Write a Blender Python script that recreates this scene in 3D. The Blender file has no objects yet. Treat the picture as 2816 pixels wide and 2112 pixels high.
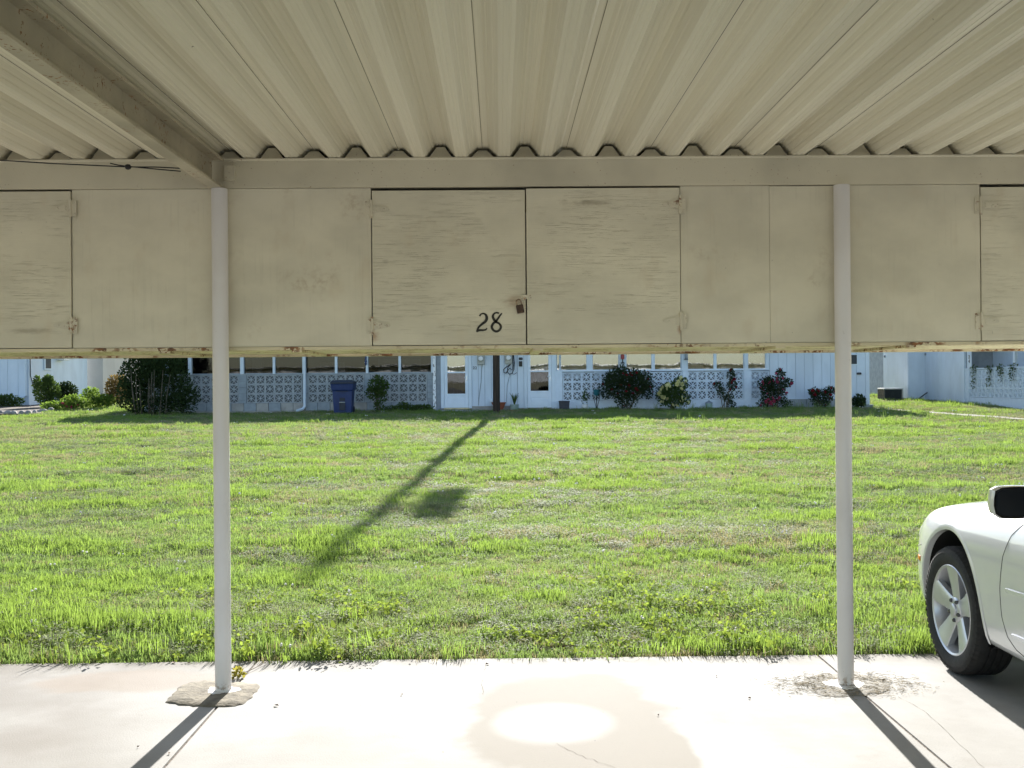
import bpy, bmesh, math, random
import numpy as np
from mathutils import Vector, Matrix, Euler
from mathutils.bvhtree import BVHTree

random.seed(7)
RNG = np.random.default_rng(11)
scene = bpy.context.scene
COL = scene.collection

# ------------------------------------------------------------------ camera, sky, sun, exposure
FPX, W0, H0 = 2900.0, 2816.0, 2112.0          # focal length in photo pixels, photo size
CAM_H = 1.504
YAW, PITCH, ROLL = math.radians(0.672), math.radians(0.079), math.radians(0.47)
_f = Vector((math.sin(YAW) * math.cos(PITCH), math.cos(YAW) * math.cos(PITCH), math.sin(PITCH)))
_r = Vector((math.cos(YAW), -math.sin(YAW), 0))
_u = _r.cross(_f)
_cr = _r * math.cos(ROLL) - _u * math.sin(ROLL)
_cu = _r * math.sin(ROLL) + _u * math.cos(ROLL)
cam_d = bpy.data.cameras.new("camera")
cam_d.sensor_width = 36.0
cam_d.lens = 36.0 * FPX / W0
cam_d.clip_start, cam_d.clip_end = 0.05, 2000
cam = bpy.data.objects.new("camera", cam_d)
COL.objects.link(cam)
M = Matrix.Identity(4)
for i in range(3):
    M[i][0], M[i][1], M[i][2] = _cr[i], _cu[i], -_f[i]
M.translation = Vector((0, 0, CAM_H))
cam.matrix_world = M
scene.camera = cam

SUN_EL, SUN_AZ = math.radians(24.0), math.radians(3.2)      # azimuth measured from +Y towards +X
world = bpy.data.worlds.new("World")
scene.world = world
world.use_nodes = True
wn = world.node_tree.nodes
sky = wn.new("ShaderNodeTexSky")
sky.sky_type = 'NISHITA'
sky.sun_disc = False
sky.sun_elevation = SUN_EL
sky.sun_rotation = SUN_AZ
sky.air_density, sky.dust_density, sky.ozone_density = 1.0, 0.6, 1.4
bg = wn["Background"]
bg.inputs[1].default_value = 0.09
world.node_tree.links.new(sky.outputs[0], bg.inputs[0])
sun_d = bpy.data.lights.new("sun", 'SUN')
sun_d.energy = 5.0
sun_d.angle = math.radians(0.55)
sun_d.color = (1.0, 0.965, 0.91)
sun = bpy.data.objects.new("sun", sun_d)
COL.objects.link(sun)
to_sun = Vector((math.sin(SUN_AZ) * math.cos(SUN_EL), math.cos(SUN_AZ) * math.cos(SUN_EL), math.sin(SUN_EL)))
sun.rotation_euler = to_sun.to_track_quat('Z', 'Y').to_euler()
sun.location = to_sun * 60
vs = scene.view_settings
vs.view_transform = 'Standard'
vs.look = 'None'
vs.exposure = 1.65
vs.gamma = 1.0
vs.use_curve_mapping = False
scene.render.engine = 'CYCLES'
scene.cycles.max_bounces = 10
scene.cycles.diffuse_bounces = 5
scene.cycles.glossy_bounces = 4
scene.cycles.transmission_bounces = 6
scene.cycles.transparent_max_bounces = 12
scene.cycles.use_denoising = True
scene.cycles.sample_clamp_indirect = 6.0

# ------------------------------------------------------------------ pixel rays -> world points (each with its own distance)
SLAB_Y = 5.82
SLOPE = 0.0245


def ray(px, py):
    ui, vi = (px - W0 / 2) / FPX, (H0 / 2 - py) / FPX
    c, s = math.cos(ROLL), math.sin(ROLL)
    return _f + _r * (ui * c + vi * s) + _u * (-ui * s + vi * c)


def at(px, py, Y):
    d = ray(px, py)
    t = Y / d.y
    return Vector((d.x * t, Y, CAM_H + d.z * t))


def gnd(px, py, z=0.0):
    d = ray(px, py)
    t = (z - CAM_H) / d.z
    return Vector((d.x * t, d.y * t, z))


def lz(Y):
    if Y <= SLAB_Y:
        return -0.02
    return -0.02 + SLOPE * (min(Y, 56.0) - SLAB_Y)


def lawn_at(px, py):
    d = ray(px, py)
    t = (CAM_H + 0.02 + SLOPE * SLAB_Y) / (SLOPE * d.y - d.z)
    return Vector((d.x * t, d.y * t, CAM_H + d.z * t))


# ------------------------------------------------------------------ mesh builder
class MB:
    def __init__(s):
        s.v, s.f, s.sm = [], [], []

    def box(s, x0, x1, y0, y1, z0, z1):
        b = len(s.v)
        s.v += [(x, y, z) for z in (z0, z1) for y in (y0, y1) for x in (x0, x1)]
        s.f += [tuple(b + i for i in q) for q in ((0, 2, 3, 1), (4, 5, 7, 6), (0, 1, 5, 4), (2, 6, 7, 3), (0, 4, 6, 2), (1, 3, 7, 5))]
        return s

    def quad(s, a, b, c, d):
        k = len(s.v)
        s.v += [tuple(a), tuple(b), tuple(c), tuple(d)]
        s.f.append((k, k + 1, k + 2, k + 3))
        return s

    def prism(s, poly, axis, lo, hi):
        """poly: list of 2-D points, extruded along axis 'x','y' or 'z'."""
        n = len(poly)
        b = len(s.v)
        for w in (lo, hi):
            for (p, q) in poly:
                s.v.append({'x': (w, p, q), 'y': (p, w, q), 'z': (p, q, w)}[axis])
        s.f.append(tuple(b + i for i in range(n))[::-1])
        s.f.append(tuple(b + n + i for i in range(n)))
        for i in range(n):
            j = (i + 1) % n
            s.f.append((b + i, b + j, b + n + j, b + n + i))
        return s

    def tube(s, pts, r, n=10, cap=True):
        pts = [Vector(p) for p in pts]
        rs = r if isinstance(r, (list, tuple)) else [r] * len(pts)
        b = len(s.v)
        prev = None
        for i, p in enumerate(pts):
            t = (pts[min(i + 1, len(pts) - 1)] - pts[max(i - 1, 0)]).normalized()
            if prev is None:
                a = t.orthogonal().normalized()
            else:
                a = prev - t * prev.dot(t)
                a = a.normalized() if a.length > 1e-6 else t.orthogonal().normalized()
            prev = a
            c = t.cross(a)
            for k in range(n):
                th = 2 * math.pi * k / n
                s.v.append(tuple(p + (a * math.cos(th) + c * math.sin(th)) * rs[i]))
        for i in range(len(pts) - 1):
            for k in range(n):
                k2 = (k + 1) % n
                s.f.append((b + i * n + k, b + i * n + k2, b + (i + 1) * n + k2, b + (i + 1) * n + k))
        if cap:
            s.f.append(tuple(b + k for k in range(n))[::-1])
            s.f.append(tuple(b + (len(pts) - 1) * n + k for k in range(n)))
        return s

    def lathe(s, prof, centre, axis='z', n=20, cap=True):
        """prof: list of (radius, height along axis)."""
        cx, cy, cz = centre
        b = len(s.v)
        for (r, h) in prof:
            for k in range(n):
                th = 2 * math.pi * k / n
                c, q = r * math.cos(th), r * math.sin(th)
                s.v.append({'z': (cx + c, cy + q, cz + h), 'x': (cx + h, cy + c, cz + q), 'y': (cx + c, cy + h, cz - q)}[axis])
        for i in range(len(prof) - 1):
            for k in range(n):
                k2 = (k + 1) % n
                s.f.append((b + i * n + k, b + i * n + k2, b + (i + 1) * n + k2, b + (i + 1) * n + k))
        if cap:
            s.f.append(tuple(b + k for k in range(n))[::-1])
            s.f.append(tuple(b + (len(prof) - 1) * n + k for k in range(n)))
        return s

    def mesh(s, name, mat=None, smooth=False, bevel=0):
        me = bpy.data.meshes.new(name)
        me.from_pydata(s.v, [], s.f)
        if mat:
            me.materials.append(mat)
        if bevel:
            bm = bmesh.new()
            bm.from_mesh(me)
            bmesh.ops.remove_doubles(bm, verts=bm.verts, dist=1e-6)
            es = [e for e in bm.edges if len(e.link_faces) == 2 and e.calc_face_angle(0) > 0.5]
            bmesh.ops.bevel(bm, geom=es, offset=bevel, segments=2, affect='EDGES', profile=0.6)
            bm.to_mesh(me)
            bm.free()
        if smooth:
            me.polygons.foreach_set("use_smooth", [True] * len(me.polygons))
            try:
                me.set_sharp_from_angle(angle=math.radians(38))
            except Exception:
                pass
        me.update()
        return me


def wloc(o):
    v = Vector((0, 0, 0))
    while o is not None:
        v += o.location
        o = o.parent
    return v


def put(name, me, parent=None, loc=(0, 0, 0), rot=(0, 0, 0), scale=None):
    o = bpy.data.objects.new(name, me)
    COL.objects.link(o)
    o.location, o.rotation_euler = loc, rot
    if scale is not None:
        o.scale = scale
    if parent is not None:
        o.parent = parent
    return o


def build(name, mb, mat, parent=None, smooth=False, bevel=0):
    """link a world-coordinate builder as one mesh object (verts made local to the parent's own place)."""
    if parent is not None:
        L = wloc(parent)
        mb.v = [(x - L.x, y - L.y, z - L.z) for (x, y, z) in mb.v]
    return put(name, mb.mesh(name, mat, smooth, bevel), parent)


def tag(o, label=None, cat=None, group=None, kind=None):
    if label: o["label"] = label
    if cat: o["category"] = cat
    if group: o["group"] = group
    if kind: o["kind"] = kind
    return o


def thing(name, label, cat, loc=(0, 0, 0), group=None):
    return tag(put(name, None, None, loc), label, cat, group)


def copy_tree(o, parent=None):
    c = o.copy()
    COL.objects.link(c)
    c.parent = parent
    for ch in list(o.children):
        copy_tree(ch, c)
    return c


# ------------------------------------------------------------------ materials
class NT:
    def __init__(s, name):
        s.m = bpy.data.materials.new(name)
        s.m.use_nodes = True
        s.t = s.m.node_tree
        s.b = s.t.nodes["Principled BSDF"]
        s.pos = s.t.nodes.new("ShaderNodeNewGeometry").outputs["Position"]

    def n(s, typ, **kw):
        nd = s.t.nodes.new(typ)
        for k, v in kw.items():
            setattr(nd, k, v)
        return nd

    def l(s, a, b):
        s.t.links.new(a, b)

    def mapped(s, scale=(1, 1, 1), loc=(0, 0, 0), src=None):
        mp = s.n("ShaderNodeMapping")
        mp.inputs["Scale"].default_value = scale
        mp.inputs["Location"].default_value = loc
        s.l(src or s.pos, mp.inputs["Vector"])
        return mp.outputs[0]

    def noise(s, scale, vec=None, detail=4, rough=0.55, dist=0.0):
        nd = s.n("ShaderNodeTexNoise")
        nd.inputs["Scale"].default_value = scale
        nd.inputs["Detail"].default_value = detail
        nd.inputs["Roughness"].default_value = rough
        nd.inputs["Distortion"].default_value = dist
        s.l(vec or s.pos, nd.inputs["Vector"])
        return nd.outputs["Fac"]

    def ramp(s, fac, lo, hi, a=0.0, b=1.0):
        nd = s.n("ShaderNodeMapRange")
        nd.inputs["From Min"].default_value = lo
        nd.inputs["From Max"].default_value = hi
        nd.inputs["To Min"].default_value = a
        nd.inputs["To Max"].default_value = b
        nd.interpolation_type = 'SMOOTHSTEP'
        s.l(fac, nd.inputs["Value"])
        return nd.outputs[0]

    def math(s, op, a, b=None):
        nd = s.n("ShaderNodeMath", operation=op)
        for i, x in enumerate((a, b)):
            if x is None: continue
            if isinstance(x, (int, float)): nd.inputs[i].default_value = x
            else: s.l(x, nd.inputs[i])
        return nd.outputs[0]

    def mix(s, fac, a, b):
        nd = s.n("ShaderNodeMix", data_type='RGBA')
        if isinstance(fac, (int, float)): nd.inputs["Factor"].default_value = fac
        else: s.l(fac, nd.inputs["Factor"])
        for x, sk in ((a, nd.inputs[6]), (b, nd.inputs[7])):
            if isinstance(x, tuple): sk.default_value = (*x[:3], 1)
            else: s.l(x, sk)
        return nd.outputs[2]

    def col(s, c):
        if isinstance(c, tuple): s.b.inputs["Base Color"].default_value = (*c[:3], 1)
        else: s.l(c, s.b.inputs["Base Color"])

    def bump(s, h, dist=0.002, strength=1.0, normal=None):
        nd = s.n("ShaderNodeBump")
        nd.inputs["Distance"].default_value = dist
        nd.inputs["Strength"].default_value = strength
        s.l(h, nd.inputs["Height"])
        if normal: s.l(normal, nd.inputs["Normal"])
        s.l(nd.outputs[0], s.b.inputs["Normal"])
        return nd.outputs[0]

    def set(s, **kw):
        for k, v in kw.items():
            s.b.inputs[k.replace("_", " ")].default_value = v
        return s

    def xyz(s):
        nd = s.n("ShaderNodeSeparateXYZ")
        s.l(s.pos, nd.inputs[0])
        return nd.outputs


def dk(c, k):
    return tuple(x * k for x in c)


def simple(name, c, rough=0.6, var=0.12, scale=6.0, bump=0.0, bscale=60.0, metallic=0.0, spec=0.4, stretch=(1, 1, 1)):
    t = NT(name)
    n1 = t.noise(scale, t.mapped(stretch), 5)
    t.col(t.mix(t.ramp(n1, 0.3, 0.7), dk(c, 1 - var), dk(c, 1 + var * 0.6)))
    t.set(Roughness=rough, Metallic=metallic)
    t.b.inputs["Specular IOR Level"].default_value = spec
    if bump:
        t.bump(t.noise(bscale, t.mapped(stretch), 3), bump)
    return t.m


def rusty(name, c, amount=0.62, rough=0.5, scale=9.0, speck=70.0, dirt=0.25):
    """painted steel with rust specks and grime streaks"""
    t = NT(name)
    big = t.noise(scale * 0.35, None, 4)
    base = t.mix(t.ramp(big, 0.35, 0.7), c, dk(c, 1 - dirt))
    m = t.math('MULTIPLY', t.ramp(t.noise(speck, None, 3), amount, amount + 0.06), t.ramp(t.noise(scale, None, 3), 0.46, 0.62))
    rc = t.mix(t.ramp(t.noise(25.0), 0.3, 0.7), (0.30, 0.12, 0.03), (0.12, 0.055, 0.02))
    t.col(t.mix(m, base, rc))
    t.set(Roughness=rough)
    t.bump(t.noise(130.0, None, 2), 0.0006)
    return t.m


CREAM = (0.60, 0.55, 0.43)


def make_ply(name, c, horiz=True):
    """weathered painted plywood: fine grain checks along the sheet's grain, blotches, nail dots"""
    t = NT(name)
    st = (2.2, 2.2, 190.0) if horiz else (46.0, 46.0, 0.9)
    g = t.noise(2.6 if horiz else 2.0, t.mapped(st), 6, 0.65)
    blot = t.noise(2.2, t.mapped((1, 1, 1.6)), 5)
    base = t.mix(t.ramp(blot, 0.3, 0.72), dk(c, 1.05), dk(c, 0.86))
    base = t.mix(t.ramp(t.noise(7.0, t.mapped((1, 1, .6), (3, 1, 2))), 0.55, 0.78, 0, .55), base, tuple(a * b for a, b in zip(c, (.86, .80, .74))))
    crack = t.math('MULTIPLY', t.ramp(g, 0.565, 0.63), t.ramp(t.noise(5.0, t.mapped((1, 1, 2.0), (7, 2, 5))), 0.36, 0.60))
    dark = t.mix(t.math('MULTIPLY', crack, 0.13 if horiz else 0.06), base, dk(c, 0.36))
    if horiz:
        X, Y, Z = t.xyz()
        for (cx, cz, rx, rz, k, cc) in SMUDGES:
            a = t.math('DIVIDE', t.math('SUBTRACT', X, cx), rx)
            b = t.math('DIVIDE', t.math('SUBTRACT', Z, cz), rz)
            e = t.math('ADD', t.math('SQRT', t.math('ADD', t.math('MULTIPLY', a, a), t.math('MULTIPLY', b, b))), t.math('MULTIPLY', t.math('SUBTRACT', t.noise(30.0, t.mapped((1, 1, 3))), .5), 1.1))
            dark = t.mix(t.ramp(e, 1.0, .1, 0, k), dark, cc)
    spots = t.ramp(t.noise(26.0, None, 2), 0.76, 0.80, 0, .5)
    dark = t.mix(spots, dark, dk(c, 0.45))
    rustm = t.math('MULTIPLY', t.ramp(t.noise(3.1, t.mapped((1, 1, 1), (9, 4, 1))), 0.60, 0.76, 0, .35), t.ramp(t.noise(40.0), .4, .7))
    t.col(t.mix(rustm, dark, (0.30, 0.19, 0.09)))
    t.set(Roughness=0.62)
    t.b.inputs["Specular IOR Level"].default_value = 0.3
    h = t.math('ADD', t.math('MULTIPLY', g, 0.9), t.math('MULTIPLY', blot, 0.4))
    h = t.math('SUBTRACT', h, t.math('MULTIPLY', crack, 0.8))
    t.bump(h, 0.0010 if horiz else 0.0005)
    return t.m


_sm, _rs = (0.26, 0.22, 0.15), (0.30, 0.13, 0.05)
SMUDGES = [(*q, *w) for q, w in (((at(1625, 558, 5.29).x, at(1625, 558, 5.29).z), (.14, .022, .6, _sm)), ((at(1024, 925, 5.29).x, at(1024, 925, 5.29).z), (.05, .04, .6, _rs)),
           ((at(1012, 585, 5.29).x, at(1012, 585, 5.29).z), (.025, .03, .5, _rs)), ((at(1872, 905, 5.29).x, at(1872, 905, 5.29).z), (.025, .04, .6, _rs)), ((at(1415, 830, 5.29).x, at(1415, 830, 5.29).z), (.07, .05, .35, _rs)),
           ((at(90, 910, 5.29).x, at(90, 910, 5.29).z), (.16, .02, .5, _sm)), ((at(1060, 720, 5.29).x, at(1060, 720, 5.29).z), (.02, .02, .3, _sm)))]
M_DOOR = make_ply("weathered_plywood_door", (0.70, 0.655, 0.51), True)
M_PLY = make_ply("painted_plywood_panel", (0.69, 0.645, 0.505), False)
t = NT("post_paint")
_z = t.xyz()[2]
_c = t.mix(t.ramp(t.noise(3.0), .3, .7), (0.70, 0.68, 0.67), (0.65, 0.625, 0.605))
_c = t.mix(t.ramp(t.noise(60.0, t.mapped((1, 1, .5)), 3), .70, .74, 0, .5), _c, (0.42, 0.38, 0.34))
_c = t.mix(t.math('MULTIPLY', t.ramp(_z, .07, .0), t.ramp(t.noise(45.0), .45, .6)), _c, (0.24, 0.15, 0.08))
t.col(_c)
t.set(Roughness=.42)
t.bump(t.noise(35.0, None, 3), .0007)
M_POST = t.m
M_BEAM = rusty("beam_paint", (0.65, 0.60, 0.455), 0.66, 0.5, 5.0, 85.0, 0.22)
M_BEAM2 = rusty("rafter_paint", (0.50, 0.45, 0.33), 0.575, 0.55, 7.0, 75.0, 0.3)
M_LIP = rusty("rusty_angle_iron", (0.68, 0.60, 0.40), 0.47, 0.5, 6.0, 48.0, 0.2)
M_HINGE = rusty("hinge_paint", (0.66, 0.61, 0.47), 0.52, 0.5, 14.0, 60.0, 0.2)
M_WHITEBACK = simple("white_back_board", (0.80, 0.81, 0.83), 0.6, 0.08, 2.0)
M_RUSTLOCK = simple("rusted_lock", (0.075, 0.045, 0.03), 0.55, 0.5, 60.0, 0.0006, 150, 0.3)
M_SHACKLE = simple("worn_steel", (0.30, 0.22, 0.15), 0.4, 0.5, 60.0, 0, 60, 0.7)
M_BLACK = simple("black_paint", (0.02, 0.018, 0.012), 0.5, 0.2, 30.0)
M_CABLE = simple("black_cable", (0.012, 0.012, 0.014), 0.5, 0.2)


def make_roofmat():
    t = NT("ribbed_roof_sheet")
    lines = t.noise(1.0, t.mapped((150.0, 0.07, 60.0)), 3, 0.6)
    broad = t.noise(1.0, t.mapped((9.0, 0.12, 3.0)), 3)
    c = (0.76, 0.715, 0.565)
    base = t.mix(t.ramp(broad, 0.3, 0.7), dk(c, 1.05), tuple(a * b for a, b in zip(c, (0.88, 0.875, 0.87))))
    oi = t.n('ShaderNodeObjectInfo')
    base = t.mix(t.math('MULTIPLY', oi.outputs['Random'], .5), base, tuple(a * b for a, b in zip(c, (.84, .84, .80))))
    base = t.mix(t.ramp(lines, 0.45, 0.70, 0, 0.26), base, dk(c, 0.74))
    base = t.mix(t.math('MULTIPLY', t.ramp(t.noise(1.3, t.mapped((1, .4, 1), (2, 7, 0)), 5), .55, .75), .3), base, tuple(a * b for a, b in zip(c, (.78, .72, .60))))
    base = t.mix(t.ramp(t.noise(16.0, None, 2), 0.79, 0.82), base, (0.10, 0.08, 0.05))
    t.col(base)
    t.set(Roughness=0.36)
    t.b.inputs["Specular IOR Level"].default_value = 0.45
    t.bump(lines, 0.0006)
    return t.m


M_ROOF = make_roofmat()
M_SEAMDARK = simple("dark_seam_gap", (0.15, 0.13, 0.095), 0.95, 0.3, 12)  # dark strip colour standing in for the shadow inside the lap gap


def make_concrete(name, c, stains=True):
    t = NT(name)
    X, Y, Z = t.xyz()
    big = t.noise(0.9, None, 5, 0.6)
    mid = t.noise(5.0, None, 5, 0.6)
    fine = t.noise(120.0, None, 2)
    col = t.mix(t.ramp(big, 0.35, 0.68), dk(c, 1.10), tuple(a * b for a, b in zip(c, (0.84, 0.83, 0.805))))
    col = t.mix(t.ramp(mid, 0.52, 0.75, 0, .5), col, tuple(a * b for a, b in zip(c, (0.80, 0.77, 0.73))))
    col = t.mix(t.ramp(fine, 0.55, 0.75, 0, .35), col, dk(c, 0.72))
    if stains:
        wob = t.math('MULTIPLY', t.math('SUBTRACT', t.noise(2.6, None, 3), 0.5), 0.9)

        def ell(cx, cy, rx, ry, w):
            a = t.math('DIVIDE', t.math('SUBTRACT', X, cx), rx)
            b = t.math('DIVIDE', t.math('SUBTRACT', Y, cy), ry)
            d = t.math('SQRT', t.math('ADD', t.math('MULTIPLY', a, a), t.math('MULTIPLY', b, b)))
            return t.math('ADD', d, t.math('MULTIPLY', wob, w))
        outer = t.ramp(ell(0.30, 4.72, 0.47, 0.84, 0.8), 0.86, 1.10, 1, 0)
        inner = t.ramp(ell(0.225, 4.70, 0.25, 0.27, 0.22), 0.80, 1.25, 1, 0)
        lobe = t.ramp(ell(0.60, 4.30, 0.20, 0.40, 0.6), 0.86, 1.10, 1, 0)
        stain = t.math('MULTIPLY', t.math('MAXIMUM', outer, lobe), t.math('SUBTRACT', 1.0, inner))
        col = t.mix(t.math('MULTIPLY', stain, .9), col, tuple(a * b for a, b in zip(c, (0.62, 0.575, 0.50))))
        # grimy strip by the grass and the dull, rust-tinted bay on the left
        edge = t.math('MULTIPLY', t.ramp(t.math('ADD', Y, t.math('MULTIPLY', wob, 0.35)), SLAB_Y - 0.34, SLAB_Y - 0.05), t.ramp(t.noise(3.5, t.mapped((1, 1, 1), (4, 0, 0))), 0.35, 0.6, .35, 1))
        col = t.mix(t.math('MULTIPLY', edge, .75), col, tuple(a * b for a, b in zip(c, (0.52, 0.48, 0.42))))
        left = t.math('MULTIPLY', t.ramp(X, -1.30, -2.1), t.ramp(t.noise(1.6, None, 4), 0.3, 0.65, .35, 1))
        col = t.mix(t.math('MULTIPLY', left, .75), col, tuple(a * b for a, b in zip(c, (0.60, 0.55, 0.50))))
        rst = t.math('MULTIPLY', t.ramp(ell(-1.95, 5.45, 0.55, 0.22, 1.3), 0.7, 1.1, 1, 0), .38)
        col = t.mix(rst, col, tuple(a * b for a, b in zip(c, (0.80, 0.60, 0.44))))
    # a few fine dark crumbs
    col = t.mix(t.ramp(t.noise(34.0, None, 1), 0.80, 0.82), col, dk(c, .25))
    t.col(col)
    t.set(Roughness=0.85)
    t.b.inputs["Specular IOR Level"].default_value = 0.25
    t.bump(t.math('ADD', fine, t.math('MULTIPLY', mid, .5)), 0.0012)
    return t.m


M_SLAB = make_concrete("carport_concrete", (0.315, 0.308, 0.293))
M_DRIVE = make_concrete("drive_concrete", (0.40, 0.38, 0.345), False)
M_PATCH = simple("rough_patch_concrete", (0.20, 0.175, 0.13), 0.95, 0.35, 14.0, 0.006, 45)
M_PATH = simple("path_concrete", (0.17, 0.155, 0.12), 0.9, 0.15, 3.0, 0.002, 60)
M_DROPS = simple("white_paint_drips", (0.80, 0.79, 0.77), 0.6, 0.05)


def leafmat(name, c, trans=0.5, var=0.3, rough=0.7, tint=None, patch=0.0, patchc=None, spec=0.08):
    """leaf or blade: diffuse reflection + light shining through"""
    t = NT(name)
    oi = t.n("ShaderNodeObjectInfo")
    nz = t.noise(48.0, None, 3)
    f = t.math('ADD', t.math('MULTIPLY', oi.outputs["Random"], 0.45), t.math('MULTIPLY', t.ramp(nz, 0.35, 0.65), 0.55))
    col = t.mix(f, dk(c, 1 - var), dk(c, 1 + var))
    if patch:
        pn = t.noise(0.55, t.mapped((0.6, 1.0, 1)), 4, 0.6)
        col = t.mix(t.ramp(pn, 0.48, 0.66, 0, patch), col, patchc)
    t.col(col)
    t.set(Roughness=rough)
    t.b.inputs["Specular IOR Level"].default_value = spec
    tr = t.n("ShaderNodeBsdfTranslucent")
    tc = t.mix(0.5, col, tint or tuple(x * y for x, y in zip(c, (1.35, 1.38, 0.8))))
    t.l(tc, tr.inputs["Color"])
    mx = t.n("ShaderNodeMixShader")
    mx.inputs[0].default_value = trans
    t.l(t.b.outputs[0], mx.inputs[1])
    t.l(tr.outputs[0], mx.inputs[2])
    t.l(mx.outputs[0], t.t.nodes["Material Output"].inputs["Surface"])
    return t.m


STRAW = (0.38, 0.35, 0.19)
M_G_MID = leafmat("grass_blade_green", (0.19, 0.27, 0.085), 0.48, 0.42, patch=0.6, patchc=(0.29, 0.275, 0.155))
M_G_GREY = leafmat("grass_blade_greygreen", (0.205, 0.235, 0.130), 0.42, 0.42, patch=0.4, patchc=(0.31, 0.31, 0.18))
M_G_STRAW = leafmat("grass_blade_straw", STRAW, 0.35, 0.25, tint=(0.36, 0.30, 0.12))
M_G_LUSH = leafmat("grass_blade_lush", (0.19, 0.270, 0.062), 0.52, 0.32)
M_BROAD = leafmat("broad_weed_leaf", (0.20, 0.26, 0.05), 0.5, 0.25)
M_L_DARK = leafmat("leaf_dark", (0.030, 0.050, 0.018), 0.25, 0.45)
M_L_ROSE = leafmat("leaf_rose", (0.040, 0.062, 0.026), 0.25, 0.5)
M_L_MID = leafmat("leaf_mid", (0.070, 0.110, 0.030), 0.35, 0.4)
M_L_BRIGHT = leafmat("leaf_bright", (0.14, 0.21, 0.04), 0.5, 0.35)
M_L_BRONZE = leafmat("leaf_bronze", (0.17, 0.12, 0.05), 0.4, 0.4)
M_STEM = simple("bush_stem", (0.13, 0.10, 0.065), 0.9, 0.3, 30)
M_WOODSTEM = simple("grey_branch", (0.12, 0.10, 0.075), 0.9, 0.3, 30)
M_RED = leafmat("petal_red", (0.20, 0.012, 0.02), 0.3, 0.3, tint=(0.22, 0.015, 0.015))
M_PINK = leafmat("petal_pink", (0.42, 0.06, 0.11), 0.3, 0.35, tint=(0.5, 0.1, 0.15))
M_YELLOW = leafmat("petal_yellow", (0.66, 0.62, 0.30), 0.3, 0.2, tint=(0.7, 0.65, 0.3))
M_WHITEFL = simple("petal_white", (0.75, 0.72, 0.68), 0.7, 0.1)


def make_soil():
    t = NT("lawn_thatch")
    n1 = t.noise(1.2, t.mapped((.5, 1, 1)), 5)
    n2 = t.noise(22.0, None, 4)
    c = t.mix(t.ramp(n1, .35, .65), (0.155, 0.195, 0.070), (0.205, 0.205, 0.10))
    t.col(t.mix(t.ramp(n2, .4, .7), c, (0.085, 0.095, 0.045)))
    t.set(Roughness=1.0)
    t.b.inputs["Specular IOR Level"].default_value = 0.0
    t.bump(n2, 0.03)
    return t.m


M_SOIL = make_soil()
M_DIRT = simple("bed_soil", (0.11, 0.085, 0.06), 0.95, 0.35, 8.0, 0.02, 20)


def make_siding(name, c, groove=0.0, axis=0):
    t = NT(name)
    n1 = t.noise(1.5, t.mapped((1, 1, 0.5)), 5)
    n2 = t.noise(1.0, t.mapped((40, 40, 1.0)), 4)
    col = t.mix(t.ramp(n1, .35, .7), dk(c, 1.03), dk(c, .90))
    col = t.mix(t.ramp(n2, .55, .8, 0, .3), col, dk(c, .75))
    t.col(col)
    t.set(Roughness=0.6)
    t.bump(n2, 0.0015)
    return t.m


M_HWHITE = make_siding("house_white_siding", (0.64, 0.71, 0.79))  # white paint with the blue of sky-lit shade mixed in
M_HTRIM = make_siding("house_white_trim", (0.67, 0.74, 0.81))  # same bluish skylight tint put into the white
M_HDOOR = simple("storm_door_white", (0.69, 0.755, 0.83), 0.4, 0.04, 3)  # white door, blue skylight tint in its colour too
M_HGREY = simple("grey_painted_block", (0.29, 0.32, 0.34), 0.8, 0.14, 5.0, 0.002, 60)
M_HGREY2 = simple("grey_trim_board", (0.30, 0.33, 0.36), 0.8, 0.14, 5.0)
M_HGREYB = simple("grey_breeze_block", (0.37, 0.39, 0.40), 0.85, 0.12, 7.0, 0.002, 60)
M_HWHB = simple("white_breeze_block", (0.67, 0.74, 0.82), 0.7, 0.05, 7.0, 0.001, 60)  # white block coloured bluish for the sky-lit shade
M_PEEL = NT("peeling_white_paint")
_n = M_PEEL.noise(9.0, M_PEEL.mapped((3, 3, 1)), 4)
M_PEEL.col(M_PEEL.mix(M_PEEL.ramp(_n, .56, .6), (0.80, 0.81, 0.82), (0.16, 0.14, 0.13)))
M_PEEL = M_PEEL.m
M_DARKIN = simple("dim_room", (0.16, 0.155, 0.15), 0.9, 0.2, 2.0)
M_SCREEN = simple("dark_screen", (0.05, 0.055, 0.06), 0.7, 0.1, 3)
M_CURTAIN = simple("pale_curtain", (0.60, 0.62, 0.65), 0.85, 0.12, 2.0, 0.02, 14, stretch=(3, 1, .2))
M_SHINGLE = simple("grey_shingle", (0.16, 0.155, 0.15), 0.9, 0.25, 8.0, 0.004, 40)
M_FOUND = simple("foundation_concrete", (0.36, 0.34, 0.31), 0.9, 0.2, 4.0, 0.003, 40)
M_POLE = simple("creosote_pole", (0.045, 0.030, 0.020), 0.85, 0.4, 5.0, 0.006, 30, stretch=(4, 4, .3))
M_TRANSF = simple("transformer_grey", (0.35, 0.36, 0.36), 0.5, 0.1)
M_METER = simple("meter_grey", (0.42, 0.42, 0.38), 0.5, 0.1, 9)
M_METERGL = simple("meter_glass_cover", (0.75, 0.76, 0.76), 0.12, 0.1, 20, spec=0.8)
M_BIN = simple("blue_plastic", (0.012, 0.030, 0.115), 0.45, 0.15, 5.0)
M_BINLID = simple("dark_blue_lid", (0.014, 0.019, 0.034), 0.5, 0.15, 5.0)
M_TERRA = simple("terracotta", (0.36, 0.11, 0.06), 0.85, 0.2, 9)
M_POTGREEN = simple("pale_green_glaze", (0.30, 0.37, 0.33), 0.4, 0.12, 9)
M_POTDARK = simple("dark_planter", (0.045, 0.045, 0.055), 0.6, 0.2, 9)
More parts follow.
